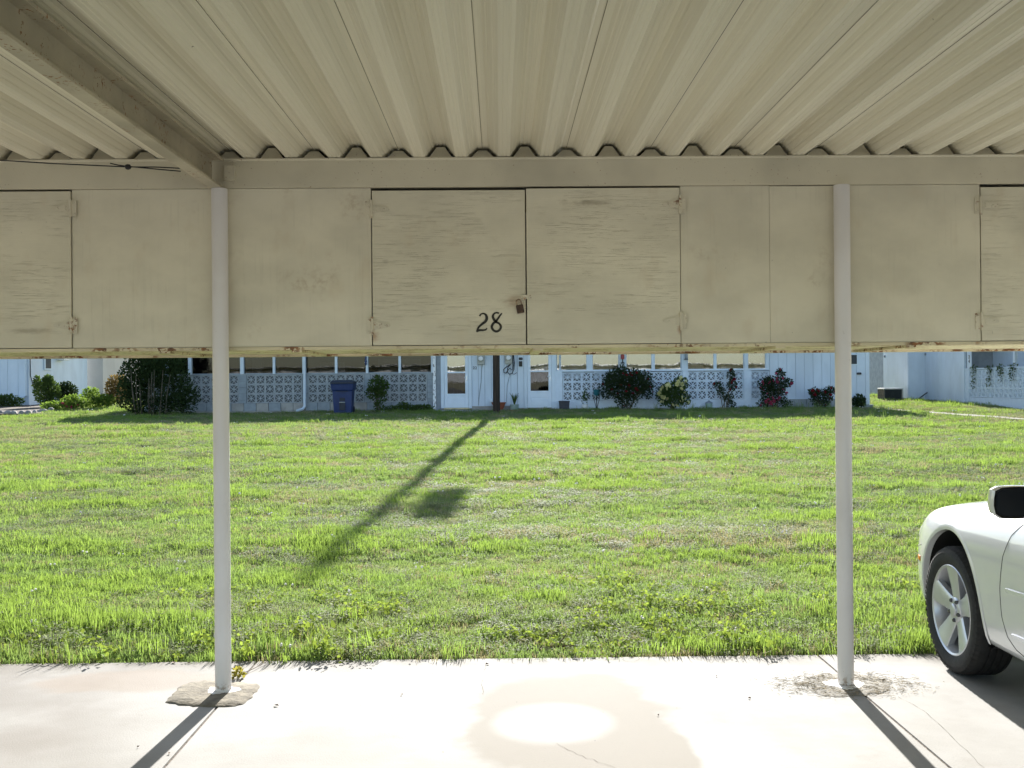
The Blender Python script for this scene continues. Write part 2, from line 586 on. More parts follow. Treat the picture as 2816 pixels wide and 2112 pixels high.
M_POTWHITE = simple("white_pot", (0.78, 0.78, 0.78), 0.5, 0.05, 9)
M_TEAL = simple("teal_glaze", (0.03, 0.16, 0.20), 0.35, 0.15, 9)
M_JAR = simple("sage_green_enamel", (0.28, 0.38, 0.33), 0.45, 0.1, 9)
M_REDGLASS = simple("red_lantern_glass", (0.32, 0.03, 0.03), 0.3, 0.1, 9)
M_ACBODY = simple("dark_condenser_grille", (0.05, 0.06, 0.06), 0.5, 0.1, 9)
M_ACTOP = simple("condenser_top", (0.62, 0.62, 0.60), 0.5, 0.1, 9)
M_STONE = simple("edging_stone", (0.26, 0.245, 0.22), 0.9, 0.3, 7, 0.01, 18)
M_THRESH = simple("worn_wood_threshold", (0.62, 0.52, 0.30), 0.7, 0.2, 9)
M_STEP = simple("step_block_concrete", (0.44, 0.45, 0.44), 0.9, 0.15, 6, 0.003, 40)
M_FARWALL = make_siding("far_cream_wall", (0.66, 0.64, 0.60))
M_LAVWALL = make_siding("far_lavender_wall", (0.46, 0.48, 0.57))
M_GREYWALL = make_siding("greyish_wall", (0.42, 0.40, 0.38))
M_STRAWDRY = simple("dry_clippings", (0.33, 0.27, 0.17), 0.9, 0.35, 40)
M_TWIG = simple("fallen_twig", (0.13, 0.085, 0.05), 0.9, 0.3, 40)


def make_glass(name, tint=(0.75, 0.8, 0.82), ior=1.9, dirt=0.02):
    t = NT(name)
    tr = t.n("ShaderNodeBsdfTransparent")
    tr.inputs[0].default_value = (*tint, 1)
    gl = t.n("ShaderNodeBsdfGlossy")
    gl.inputs["Roughness"].default_value = dirt
    gl.inputs["Color"].default_value = (0.95, 0.97, 1, 1)
    bmp = t.n("ShaderNodeBump")
    bmp.inputs["Distance"].default_value = 0.0018
    t.l(t.noise(1.3, None, 2), bmp.inputs["Height"])
    t.l(bmp.outputs[0], gl.inputs["Normal"])
    fr = t.n("ShaderNodeFresnel")
    fr.inputs["IOR"].default_value = ior
    mx = t.n("ShaderNodeMixShader")
    t.l(fr.outputs[0], mx.inputs[0])
    t.l(tr.outputs[0], mx.inputs[1])
    t.l(gl.outputs[0], mx.inputs[2])
    t.l(mx.outputs[0], t.t.nodes["Material Output"].inputs["Surface"])
    return t.m


M_GLASS = make_glass("window_glass", (0.55, 0.58, 0.60), 2.3)
M_GLASSD = make_glass("screened_window_glass", (0.32, 0.34, 0.36), 1.42)

# car materials
t = NT("car_paint_white")
t.col((0.62, 0.635, 0.65))
t.set(Roughness=0.32)
t.b.inputs["Coat Weight"].default_value = 1.0
t.b.inputs["Coat Roughness"].default_value = 0.03
t.bump(t.noise(900.0, None, 1), 0.00004)
M_CARW = t.m
M_TYRE = simple("tyre_rubber", (0.018, 0.018, 0.018), 0.75, 0.3, 25, 0.001, 80)
M_ALLOY = simple("alloy_wheel", (0.55, 0.56, 0.59), 0.30, 0.06, 9, metallic=0.45)
M_CARBLACK = simple("black_trim", (0.006, 0.006, 0.007), 0.30, 0.1, 9)
M_WELL = simple("wheel_well_black", (0.008, 0.008, 0.008), 0.9, 0.2, 9)
M_CHROME = simple("bright_trim", (0.72, 0.74, 0.78), 0.25, 0.03, 9, metallic=0.35)
M_AMBER = simple("amber_marker_lens", (0.60, 0.17, 0.015), 0.2, 0.1, 30, spec=0.7)
M_LAMP = simple("headlamp_lens", (0.62, 0.64, 0.64), 0.08, 0.06, 30, spec=0.9)
M_CARGLASS = simple("car_glass_dark", (0.012, 0.016, 0.018), 0.05, 0.1, 9, spec=0.9)
M_SEAM = simple("panel_gap", (0.10, 0.10, 0.10), 0.9, 0.1, 9)
M_LUG = simple("lug_nut", (0.10, 0.10, 0.11), 0.35, 0.1, 9, metallic=0.8)
#==STRUCTURE==
# ------------------------------------------------------------------ ground
def gz(x, y):
    """lawn height: gentle rise towards the houses with faint mower swells"""
    k = max(0.0, min(1.0, (y - SLAB_Y) / 2.0))
    return lz(y) + k * (0.014 * math.sin(2.1 * y + 0.35 * math.sin(0.5 * x)) + 0.012 * math.sin(0.9 * x + 1.3 * math.sin(0.37 * y)))


mb = MB()
xs = [-300, -120, -60, -40] + list(np.arange(-30, 30.1, 0.75)) + [40, 60, 120, 300]
ys = list(np.arange(SLAB_Y + 0.003, 56, 0.4)) + [60, 80, 120, 200, 400]
for y in ys:
    for x in xs:
        mb.v.append((float(x), float(y), gz(float(x), float(y))))
nx = len(xs)
for j in range(len(ys) - 1):
    for i in range(nx - 1):
        a = j * nx + i
        mb.f.append((a, a + 1, a + nx + 1, a + nx))
tag(build("lawn", mb, M_SOIL, smooth=True), kind="structure")

JOINT0, BAY = -1.345, 3.09
base = tag(build("carport_slab", MB().box(-24, 24, -0.70, SLAB_Y - 0.01, -0.30, -0.125), M_DIRT), kind="structure")
for k in range(-6, 7):
    x0 = JOINT0 + k * BAY
    build("slab_section", MB().box(x0 + 0.005, x0 + BAY - 0.005, -0.62, SLAB_Y, -0.12, 0.0), M_SLAB, base, bevel=0.006)
for k in range(-6, 7):
    x0 = JOINT0 + k * BAY
    build("joint_filler", MB().box(x0 - 0.004, x0 + 0.004, -0.62, SLAB_Y - .01, -0.12, -0.006), M_DIRT, base)
tag(build("driveway", MB().box(-300, 300, -300, -0.63, -0.2, -0.008), M_DRIVE), kind="structure")

# rough footing patches round the two posts (poured later, darker)
POST_X = [-1.379, 1.712]
POST_Y = 5.235
patch_px = [(452, 1932), (474, 1910), (492, 1888), (520, 1878), (560, 1873), (615, 1876), (680, 1879), (716, 1884), (708, 1902), (694, 1918), (668, 1938), (625, 1945), (560, 1944), (505, 1941)]


def patch(poly, z, name, mat, rim=0.02):
    c = sum(poly, Vector()) / len(poly)
    mbp = MB()
    fine = []
    for i, p in enumerate(poly):
        q = poly[(i + 1) % len(poly)]
        for k in range(4):
            w = p.lerp(q, k / 4.0)
            fine.append(w + (w - c).normalized() * random.uniform(-.5, .5) * rim)
    rings = [(1.0, 0.0), (0.96, z), (0.6, z * 1.3), (0.25, z * 1.2)]
    n = len(fine)
    for (s, h) in rings:
        for w in fine:
            p = c + (w - c) * s
            mbp.v.append((p.x, p.y, 0.001 + max(0, h + random.uniform(-.3, .3) * z)))
    for r in range(len(rings) - 1):
        for i in range(n):
            j = (i + 1) % n
            mbp.f.append((r * n + i, r * n + j, (r + 1) * n + j, (r + 1) * n + i))
    mbp.f.append(tuple((len(rings) - 1) * n + i for i in range(n)))
    return build(name, mbp, mat, base, smooth=True)


patch([gnd(*p) for p in patch_px], 0.006, "footing_patch", M_PATCH)
M_PATCH2 = simple("faint_patch_concrete", (0.245, 0.23, 0.20), 0.95, 0.22, 22.0, 0.004, 60)
patch([gnd(*p) for p in ((2208, 1868), (2250, 1856), (2320, 1852), (2400, 1858), (2448, 1876), (2436, 1904), (2380, 1912), (2300, 1918), (2240, 1908), (2212, 1886))], 0.002, "footing_patch", M_PATCH2)
for px_, rr in ((POST_X[0], 0.085), (POST_X[1], 0.10)):
    pts = [Vector((px_ + math.cos(a) * rr * random.uniform(.75, 1.25), POST_Y + math.sin(a) * rr * random.uniform(.7, 1.1), 0)) for a in np.linspace(0, 2 * math.pi, 11)[:-1]]
    patch(pts, 0.008 if px_ < 0 else 0.004, "paint_drip_patch", M_DROPS, 0.012)
# hairline cracks
def crack(pts, w=0.004):
    mbc = MB()
    P = []
    for i in range(len(pts) - 1):
        for k in range(6):
            P.append(pts[i].lerp(pts[i + 1], k / 6) + Vector((random.uniform(-1, 1), random.uniform(-1, 1), 0)) * 0.006)
    P.append(pts[-1])
    for i in range(len(P) - 1):
        d = (P[i + 1] - P[i]).normalized()
        nn = Vector((-d.y, d.x, 0)) * w * random.uniform(.25, .6)
        mbc.quad(P[i] - nn + Vector((0, 0, .0016)), P[i + 1] - nn + Vector((0, 0, .0016)), P[i + 1] + nn + Vector((0, 0, .0016)), P[i] + nn + Vector((0, 0, .0016)))
    build("crack", mbc, M_DIRT, base)


crack([gnd(1530, 2045), gnd(1600, 2080), gnd(1690, 2112), gnd(1800, 2160)], .0018)
crack([gnd(2470, 1916), gnd(2550, 1960), gnd(2640, 2050), gnd(2720, 2125)], .0014)
crack([gnd(1340, 1822), gnd(1325, 1870), gnd(1327, 1910)], .0016)

path = MB()
PA = [(11.7, 34.6), (12.15, 33.0), (12.75, 30.5), (13.5, 27.6), (14.4, 24.5), (15.6, 21.0)]
for i in range(len(PA) - 1):
    (ax, ay), (bx, by) = PA[i], PA[i + 1]
    path.quad((ax - .3, ay, gz(ax, ay) + .02), (bx - .3, by, gz(bx, by) + .02), (bx + .3, by, gz(bx, by) + .02), (ax + .3, ay, gz(ax, ay) + .02))
tag(build("concrete_path", path, M_PATH), kind="structure")

# ------------------------------------------------------------------ carport
NB = 5                                   # bays either side
CAB_Y, BACK_Y = 5.29, 6.13
Z_BOT, Z_DOORTOP, Z_BEAM, Z_ROOF = 1.714, 2.487, 2.50, 2.646
carport = thing("carport", "long cream metal carport with ribbed roof on round posts", "carport", (POST_X[0], POST_Y, 0))
pm = MB().lathe([(0.0395, 0.0), (0.0395, 0.6), (0.0395, 1.4), (0.0395, 2.488)], (0, 0, 0), 'z', 28).mesh("post", M_POST, True)
for k in range(-NB, NB + 2):
    if k in (0, 1):
        x = POST_X[k]
    else:
        x = POST_X[0] + k * BAY
    po = put("post", pm, carport, (x - POST_X[0], 0, 0))
XL, XR = POST_X[0] - NB * BAY - 0.4, POST_X[0] + (NB + 1) * BAY + 0.4
# front purlin: a pressed channel, face towards the cars, with thin top lip
pl = MB()
prof = [(5.272, Z_BEAM), (5.272, Z_ROOF - 0.012), (5.262, Z_ROOF - 0.006), (5.262, Z_ROOF - 0.001), (5.34, Z_ROOF - 0.001), (5.34, Z_ROOF - 0.006), (5.278, Z_ROOF - 0.008), (5.278, Z_BEAM + 0.005), (5.33, Z_BEAM + 0.005), (5.33, Z_BEAM)]
pl.prism(prof, 'x', XL, XR)
build("purlin", pl, M_BEAM, carport)
build("purlin", MB().box(XL, XR, 6.15, 6.21, 2.50, Z_ROOF - 0.002), M_BEAM, carport)
build("purlin", MB().box(XL, XR, -0.25, -0.19, 2.50, Z_ROOF - 0.002), M_BEAM, carport)
# rafters: channels opening to the right
for k in (-4, -2, 0, 2, 4):
    xb = POST_X[0] + k * BAY - 0.046
    if k == 2: xb -= 0.0
    rb = MB()
    z0 = 2.489
    cp = [(xb, z0), (xb + .064, z0), (xb + .064, z0 + .012), (xb + .060, z0 + .012), (xb + .060, z0 + .005), (xb + .006, z0 + .007), (xb + .006, Z_ROOF - .012), (xb + .060, Z_ROOF - .010), (xb + .060, Z_ROOF - .018), (xb + .064, Z_ROOF - .018), (xb + .064, Z_ROOF - .004), (xb, Z_ROOF - .004)]
    rb.prism(cp, 'y', -0.40, 5.255)
    build("rafter", rb, M_BEAM2, carport)
    build("clip_angle", MB().box(xb + .067, xb + .118, 5.245, 5.2715, z0 + .045, z0 + .118), M_BEAM, carport)
    # the rear post of each frame, by the drive
    put("post", pm, carport, (xb + .03 - POST_X[0], -0.30 - POST_Y, 0))

PAN = 0.4226
sx = at(1327, 402, 5.29).x
prof = [(0.0, .050), (.027, .050), (.079, 0.0), (.135, 0.0), (.185, .068), (.2376, .068), (.2876, 0.0), (.3436, 0.0), (.3956, .050), (PAN - .0025, .050)]
Y0, Y1 = -0.42, 6.78
fine_prof = []
for (xa_, za_), (xb_, zb_) in zip(prof[:-1], prof[1:]):
    L_ = math.hypot(xb_ - xa_, zb_ - za_)
    nx_, nz_ = -(zb_ - za_) / L_, (xb_ - xa_) / L_
    fine_prof.append((xa_, za_))
    if L_ > .045:
        for tt, hh_ in ((.22, 0), (.26, .0016), (.34, .0016), (.38, 0), (.62, 0), (.66, .0016), (.74, .0016), (.78, 0)):
            fine_prof.append((xa_ + (xb_ - xa_) * tt + nx_ * hh_, za_ + (zb_ - za_) * tt + nz_ * hh_))
fine_prof.append(prof[-1])
prof = fine_prof
rp = MB()
n = len(prof)
rows = [Y0, 2.0, 4.4, Y1]
for y in rows:
    for (x, z) in prof:
        rp.v.append((x, y, z))
    rp.v.append((PAN - .0025, y, .0545))
    rp.v.append((PAN + .022, y, .0545))
n += 2
for j in range(len(rows) - 1):
    for i in range(n - 1):
        a = j * n + i
        rp.f.append((a, a + n, a + n + 1, a + 1))
roof_me = rp.mesh("roof_panel", M_ROOF)
# closure pieces that fill the flutes above the purlin, leaving a thin dark gap
cl = MB()
tall = [(.146, -.004), (.1915, .058), (.2311, .058), (.2766, -.004)]
short = [(.3546, -.004), (.4005, .040), (PAN + .0215, .040), (PAN + .068, -.004)]
clos_me = [MB().prism(q, 'y', 5.300, 5.304).mesh("closure_strip", M_BEAM) for q in (tall, short)]
i0, i1 = int((XL - sx) / PAN) - 1, int((XR - sx) / PAN) + 1
seam_me = MB().box(PAN - .0025, PAN - .0010, Y0, 5.29, .0492, .0502).mesh("lap_seam", M_SEAMDARK)
for i in range(i0, i1):
    if -9 < i < 12: put("lap_seam", seam_me, carport, (sx + i * PAN - POST_X[0], -POST_Y, Z_ROOF))
    put("roof_panel", roof_me, carport, (sx + i * PAN - POST_X[0], -POST_Y, Z_ROOF + random.uniform(0, .0025)))
    if -9 < i < 12:
        for cm in clos_me:
            put("closure_strip", cm, carport, (sx + i * PAN - POST_X[0], -POST_Y, Z_ROOF))
build("closure_strip", MB().box(XL, XR, 6.40, 6.404, Z_ROOF - .03, Z_ROOF + .067), M_WHITEBACK, carport)

# ------------------------------------------------------------------ storage cabinets, one per bay
# hinge: knuckle + butt leaf on the frame + tapered strap on the door (strap points to +x)
hg = MB()
hg.tube([(0, -.006, -.046), (0, -.006, .046)], .0065, 8)
hg.box(-.030, -.004, -.0035, 0.0, -.040, .040)
hg.prism([(.004, -.022), (.085, -.006), (.09, 0.0), (.085, .008), (.004, .024)], 'y', -.0045, -.001)
for (hx_, hz_) in ((-.018, .028), (-.018, -.028), (.022, .008), (.022, -.008), (.062, 0)):
    hg.lathe([(.0045, -.0058), (.003, -.0072)], (hx_, 0, hz_), 'y', 8)
hinge_me = hg.mesh("hinge", M_HINGE)

DOOR_X = (0.744, 1.517, 2.291)


def cabinet(k, label, detail, group="storage cabinets hung in a row under the carport"):
    x0 = (POST_X[k] if k in (0, 1) else POST_X[0] + k * BAY)
    w = BAY
    th = thing("storage_cabinet", label, "cabinet", (x0, CAB_Y, Z_BOT), group)
    B = lambda nm, m, mt, par=th, **kw: build(nm, m, mt, par, **kw)
    dx = DOOR_X if k != -1 else (0.744, 1.56, 2.338)
    dx = dx if k != 1 else (0.719, 1.517, 2.291)
    B("front_panel", MB().box(x0 + .003, x0 + dx[0] - .003, CAB_Y, CAB_Y + .012, Z_BOT - .006, Z_BEAM - .002), M_PLY)
    if k == 0:
        xm = x0 + 2.742
        B("front_panel", MB().box(x0 + dx[2] + .003, xm, CAB_Y, CAB_Y + .012, Z_BOT - .006, Z_BEAM - .002), M_PLY)
        B("front_panel", MB().box(xm + .002, x0 + w - .003, CAB_Y + .001, CAB_Y + .012, Z_BOT - .006, Z_BEAM - .004), M_PLY)
    else:
        B("front_panel", MB().box(x0 + dx[2] + .003, x0 + w - .003, CAB_Y, CAB_Y + .012, Z_BOT - .006, Z_BEAM - .002), M_PLY)
    doors = []
    for (a, b, pr, zt) in ((dx[0], dx[1] - .002, .0015, Z_DOORTOP - .002), (dx[1], dx[2], .010, Z_DOORTOP + .003)):
        d = B("door", MB().box(x0 + a + .0025, x0 + b - .0015, CAB_Y - pr, CAB_Y - pr + .018, Z_BOT - .004, zt), M_DOOR, bevel=.0012)
        doors.append(d)
    for side, d in ((0, doors[0]), (1, doors[1])):
        xh = x0 + (dx[0] if side == 0 else dx[2])
        for zz in (2.392, 1.808):
            L = wloc(d)
            put("hinge", hinge_me, d, (xh - L.x, CAB_Y - (.002 if side == 0 else .011) - L.y, zz + (.0 if side == 0 else .012) - L.z), (0, math.pi if False else 0, 0), (1 if side == 0 else -1, 1, 1))
    B("back_board", MB().box(x0, x0 + w - .002, BACK_Y - .012, BACK_Y, Z_BOT - .02, 2.64), M_WHITEBACK)
    B("end_board", MB().box(x0 + .004, x0 + .016, CAB_Y + .013, BACK_Y - .013, Z_BOT - .018, 2.64), M_PLY)
    B("light_stop_lid", MB().box(x0 + .017, x0 + w - .004, CAB_Y + .05, BACK_Y - .013, 2.506, 2.514), M_PLY)  # unseen lid, added to keep the gap above the doors dark
    B("bottom_board", MB().box(x0, x0 + w - .002, CAB_Y + .002, BACK_Y - .014, Z_BOT - .021, Z_BOT - .0075), M_LIP)
    B("front_rail", MB().box(x0, x0 + w - .001, CAB_Y - .003, CAB_Y + .0015, Z_BOT - .024, Z_BOT - .008), M_LIP)
    B("rear_rail", MB().box(x0, x0 + w - .001, BACK_Y - .055, BACK_Y - .05, 1.680, 1.692).box(x0, x0 + w - .001, BACK_Y - .05, BACK_Y + .004, 1.680, 1.685), M_LIP)
    for jx in (.34, 1.55, 2.77):
        B("joist", MB().box(x0 + jx, x0 + jx + .05, CAB_Y + .004, BACK_Y - .056, 1.679, 1.692), M_LIP)
    return th, doors


cab_main, (door_l, door_r) = cabinet(0, "cream plywood storage cabinet with number 28 on its door", True)
cabinet(-1, "storage cabinet left of the left post, mostly cut off by the frame", True)
cabinet(1, "storage cabinet above the white car, right of the right post", True)
for k in list(range(-NB, -1)) + list(range(2, NB + 1)):
    cabinet(k, "storage cabinet further along the carport, beyond the picture", False)

# numerals 28: brush strokes as thick ribbons with a little relief, on the left door
def stroke(pts, widths, y0, y1):
    m = MB()
    # resample smooth
    P = [Vector(p) for p in pts]
    N = 40
    out, wd = [], []
    for i in range(N + 1):
        tt = i / N * (len(P) - 1)
        j = min(int(tt), len(P) - 2)
        fr = tt - j
        p0, p1, p2, p3 = P[max(j - 1, 0)], P[j], P[j + 1], P[min(j + 2, len(P) - 1)]
        out.append(0.5 * ((2 * p1) + (p2 - p0) * fr + (2 * p0 - 5 * p1 + 4 * p2 - p3) * fr ** 2 + (3 * p1 - p0 - 3 * p2 + p3) * fr ** 3))
        wd.append(widths[j] * (1 - fr) + widths[j + 1] * fr)
    left, right = [], []
    for i, p in enumerate(out):
        d = (out[min(i + 1, N)] - out[max(i - 1, 0)]).normalized()
        nn = Vector((-d.y, d.x))
        left.append(p + nn * wd[i] / 2)
        right.append(p - nn * wd[i] / 2)
    b = len(m.v)
    for y in (y0, y1):
        for i in range(N + 1):
            m.v.append((left[i].x, y, left[i].y))
            m.v.append((right[i].x, y, right[i].y))
    c = 2 * (N + 1)
    for i in range(N):
        a = 2 * i
        m.f.append((a, a + 1, a + 3, a + 2))
        m.f.append((c + a, c + a + 2, c + a + 3, c + a + 1))
        m.f.append((a, a + 2, c + a + 2, c + a))
        m.f.append((a + 1, c + a + 1, c + a + 3, a + 3))
    m.f.append((0, c, c + 1, 1))
    m.f.append((2 * N, 2 * N + 1, c + 2 * N + 1, c + 2 * N))
    return m


def z8(x, y):        # zoom-picture coordinates of the numerals -> door plane
    p = at(1270 + x / 8.848, 780 + y / 8.848, CAB_Y - .0018)
    return (p.x, p.z)


YD = CAB_Y - .0015
sc8 = 1 / 8.848 / FPX * CAB_Y
two = [z8(*q) for q in ((432, 790), (470, 742), (535, 730), (590, 770), (605, 850), (570, 925), (490, 985), (415, 1055), (385, 1110), (362, 1175))]
tw = [w * sc8 for w in (42, 34, 40, 58, 72, 66, 56, 50, 46, 36)]
dig = stroke(two, tw, YD - .0022, YD - .0002)
m2 = stroke([z8(*q) for q in ((355, 1165), (430, 1135), (520, 1132), (585, 1118), (612, 1082))], [w * sc8 for w in (50, 56, 46, 38, 26)], YD - .0026, YD - .0003)
b0 = len(dig.v)
dig.v += m2.v
dig.f += [tuple(i + b0 for i in f) for f in m2.f]
build("numeral", dig, M_BLACK, door_l)
e1 = stroke([z8(*q) for q in ((905, 722), (850, 706), (790, 728), (755, 790), (775, 860), (830, 930), (905, 970), (950, 1040), (925, 1120), (845, 1165), (765, 1130), (728, 1055), (760, 975), (830, 915), (880, 850), (930, 775), (975, 722))],
            [w * sc8 for w in (40, 38, 44, 58, 62, 60, 48, 56, 56, 56, 56, 60, 60, 56, 48, 42, 28)], YD - .0024, YD - .0001)
build("numeral", e1, M_BLACK, door_l)
# hasp on the right door and padlock through the staple
hp = at(1455, 817, CAB_Y - .012)
build("hasp", MB().prism([(hp.x - .045, hp.z - .016), (hp.x + .012, hp.z - .004), (hp.x + .014, hp.z + .016), (hp.x - .04, hp.z + .008)], 'y', CAB_Y - .0145, CAB_Y - .0102)
      .tube([(hp.x - .036, CAB_Y - .002, hp.z - .012), (hp.x - .036, CAB_Y - .026, hp.z - .010), (hp.x - .036, CAB_Y - .026, hp.z + .002), (hp.x - .036, CAB_Y - .002, hp.z + .004)], .003, 6), M_HINGE, door_r)
pk = at(1430, 848, CAB_Y - .028)
lock = thing("padlock", "small rusty brown padlock hanging from the hasp of cabinet 28", "padlock", (pk.x, CAB_Y - .028, pk.z))
ca, sa = math.cos(math.radians(-11)), math.sin(math.radians(-11))
R2 = lambda x, z: (pk.x + x * ca + z * sa, pk.z - x * sa + z * ca)
build("lock_body", MB().prism([R2(*q) for q in ((-.017, -.024), (.017, -.024), (.018, -.02), (.018, .014), (.014, .018), (-.014, .018), (-.018, .014), (-.018, -.02))], 'y', CAB_Y - .038, CAB_Y - .018), M_RUSTLOCK, lock, bevel=.0025)
arc = [R2(-.0115, .014)] + [R2(math.cos(a) * .0115 * 1, .033 + math.sin(a) * .012) for a in np.linspace(math.pi, 0, 9)] + [R2(.0115, .014)]
build("shackle", MB().tube([(x, CAB_Y - .027, z) for (x, z) in arc], .0034, 8), M_SHACKLE, lock, True)

# overhead cable with its clamp, left bay
c0, c1, c2 = at(-60, 437, 4.95), at(352, 459, 4.98), at(500, 463, 5.02)
cab = thing("overhead_cable", "thin black cable with a splice knob strung below the roof", "cable", tuple(c1))
build("wire", MB().tube([c0, c0.lerp(c1, .5) + Vector((0, 0, -.003)), c1, c1.lerp(c2, .5) + Vector((0, 0, .003)), c2], .0028, 6), M_CABLE, cab, True)
build("wire", MB().tube([at(303, 449, 4.98), at(325, 454, 4.98), c1 + Vector((0, -.002, .002)), at(430, 465, 5.0), at(497, 471, 5.02)], .0028, 6), M_CABLE, cab, True)
build("splice_knob", MB().lathe([(.004, -.014), (.011, -.010), (.014, 0), (.011, .010), (.004, .014)], tuple(c1), 'x', 12), M_CABLE, cab, True)
#==CAR==
# ------------------------------------------------------------------ white sedan parked in the right bay, nose to the lawn
AX_Y = 5.43                       # front axle
CX = 2.305 + 0.905
car = thing("parked_car", "white sedan parked nose-in beside the right carport post", "car", (CX, AX_Y, 0))
# stations: y (forward +), half width, bottom, shoulder height, centre height
ST = [(0.965, .34, .30, .56, .60), (0.955, .48, .25, .60, .65), (0.90, .62, .22, .655, .70), (0.78, .735, .205, .715, .765), (0.60, .825, .20, .775, .82),
      (0.38, .888, .20, .825, .865), (0.10, .915, .20, .865, .905), (-0.25, .917, .195, .892, .945), (-0.60, .917, .19, .910, .985), (-0.95, .917, .19, .925, 1.00),
      (-1.5, .917, .19, .935, .99), (-2.2, .917, .19, .945, .99), (-2.73, .915, .20, .955, 1.00), (-3.2, .895, .22, .965, 1.01), (-3.6, .85, .25, .95, 1.00), (-3.82, .76, .32, .90, .95), (-3.86, .62, .40, .82, .86)]
prof_f = [(0.0, 0, 'b'), (.90, 0, 'b'), (.965, .10, 'l'), (.995, .30, 'l'), (1.0, .52, 'l'), (.992, .72, 'l'), (.965, .88, 'l'), (.905, .975, 'l'), (.80, 1.0, 's'), (.5, .75, 'c'), (0.0, 1.0, 'c')]
body = bmesh.new()
rows = []
for (y, w, zb, zs, zc) in ST:
    half = []
    for (fx, fz, k) in prof_f:
        if k == 'b': z = zb
        elif k == 'l': z = zb + (zs - zb) * fz
        elif k == 's': z = zs + .004
        else: z = zs + (zc - zs) * fz
        half.append((-w * fx, y, z))
    full = half + [(-x, yy, zz) for (x, yy, zz) in half[1:-1]][::-1]
    rows.append([body.verts.new(p) for p in full])
for a, b in zip(rows[:-1], rows[1:]):
    m_ = len(a)
    for i in range(m_):
        j = (i + 1) % m_
        body.faces.new((a[i], b[i], b[j], a[j]))
body.faces.new(rows[0])
body.faces.new(rows[-1][::-1])
bmesh.ops.recalc_face_normals(body, faces=body.faces)
bme = bpy.data.meshes.new("car_body")
body.to_mesh(bme)
body.free()
tmp = bpy.data.objects.new("tmp_body", bme)
COL.objects.link(tmp)
sub = tmp.modifiers.new("s", 'SUBSURF')
sub.levels = sub.render_levels = 2


def eval_mesh(o, name):
    dg = bpy.context.evaluated_depsgraph_get()
    dg.update()
    return bpy.data.meshes.new_from_object(o.evaluated_get(dg), depsgraph=dg)


smooth_me = eval_mesh(tmp, "body_smooth")
bvh = BVHTree.FromPolygons([v.co.copy() for v in smooth_me.vertices], [tuple(p.vertices) for p in smooth_me.polygons])
# wheel arches cut right through the flanks
cutm = MB()
ARCH_R, WHEEL_Z = .398, .330
for yc in (0.0, -2.73):
    for s in (-1, 1):
        cutm.lathe([(ARCH_R, -.19), (ARCH_R, .19)], (s * .86, yc, WHEEL_Z + .015), 'x', 48)
cut = bpy.data.objects.new("tmp_cut", cutm.mesh("cut"))
COL.objects.link(cut)
bo = tmp.modifiers.new("b", 'BOOLEAN')
bo.operation = 'DIFFERENCE'
bo.object = cut
bo.solver = 'EXACT'
body_me = eval_mesh(tmp, "body")
bpy.data.objects.remove(tmp)
bpy.data.objects.remove(cut)
body_me.name = "body"
body_me.materials.clear()
body_me.materials.append(M_CARW)
body_me.polygons.foreach_set("use_smooth", [True] * len(body_me.polygons))
body_me.set_sharp_from_angle(angle=math.radians(30))
put("body", body_me, car)


def skin(y, z, off=0.0):
    """point on the car's left flank at (y, z), local coordinates"""
    h = bvh.ray_cast(Vector((-2.0, y, z)), Vector((1, 0, 0)))
    if h[0] is None: return Vector((-.6, y, z))
    return h[0] + h[1] * off


def strip(name, line, wid, off, mat, n=24, parent=car):
    """thin raised band that follows the flank along a (y,z) polyline"""
    P = []
    for i in range(len(line) - 1):
        for k in range(n // (len(line) - 1)):
            f = k / (n // (len(line) - 1))
            P.append((line[i][0] * (1 - f) + line[i + 1][0] * f, line[i][1] * (1 - f) + line[i + 1][1] * f))
    P.append(line[-1])
    m = MB()
    for i, (y, z) in enumerate(P):
        a, b = P[max(i - 1, 0)], P[min(i + 1, len(P) - 1)]
        dy, dz = b[0] - a[0], b[1] - a[1]
        L = math.hypot(dy, dz) or 1
        ny, nz = -dz / L * wid / 2, dy / L * wid / 2
        for (sy, sz, o) in ((ny, nz, 0.0), (ny * .7, nz * .7, off), (-ny * .7, -nz * .7, off), (-ny, -nz, 0.0)):
            m.v.append(tuple(skin(y + sy, z + sz, o)))
    for i in range(len(P) - 1):
        for k in range(3):
            a = i * 4 + k
            m.f.append((a, a + 1, a + 5, a + 4))
    return put(name, m.mesh(name, mat, True), parent)


def flank_patch(name, poly, off, mat, n=10, parent=car):
    """raised lens that follows the flank: poly of 4 (y,z) corners"""
    m = MB()
    for i in range(n + 1):
        for j in range(n + 1):
            u, v = i / n, j / n
            y = (poly[0][0] * (1 - u) + poly[1][0] * u) * (1 - v) + (poly[3][0] * (1 - u) + poly[2][0] * u) * v
            z = (poly[0][1] * (1 - u) + poly[1][1] * u) * (1 - v) + (poly[3][1] * (1 - u) + poly[2][1] * u) * v
            e = min(u, 1 - u, v, 1 - v)
            m.v.append(tuple(skin(y, z, off * min(1.0, .1 + e * 6))))
    for i in range(n):
        for j in range(n):
            a = i * (n + 1) + j
            m.f.append((a, a + 1, a + n + 2, a + n + 1))
    return put(name, m.mesh(name, mat, True), parent)


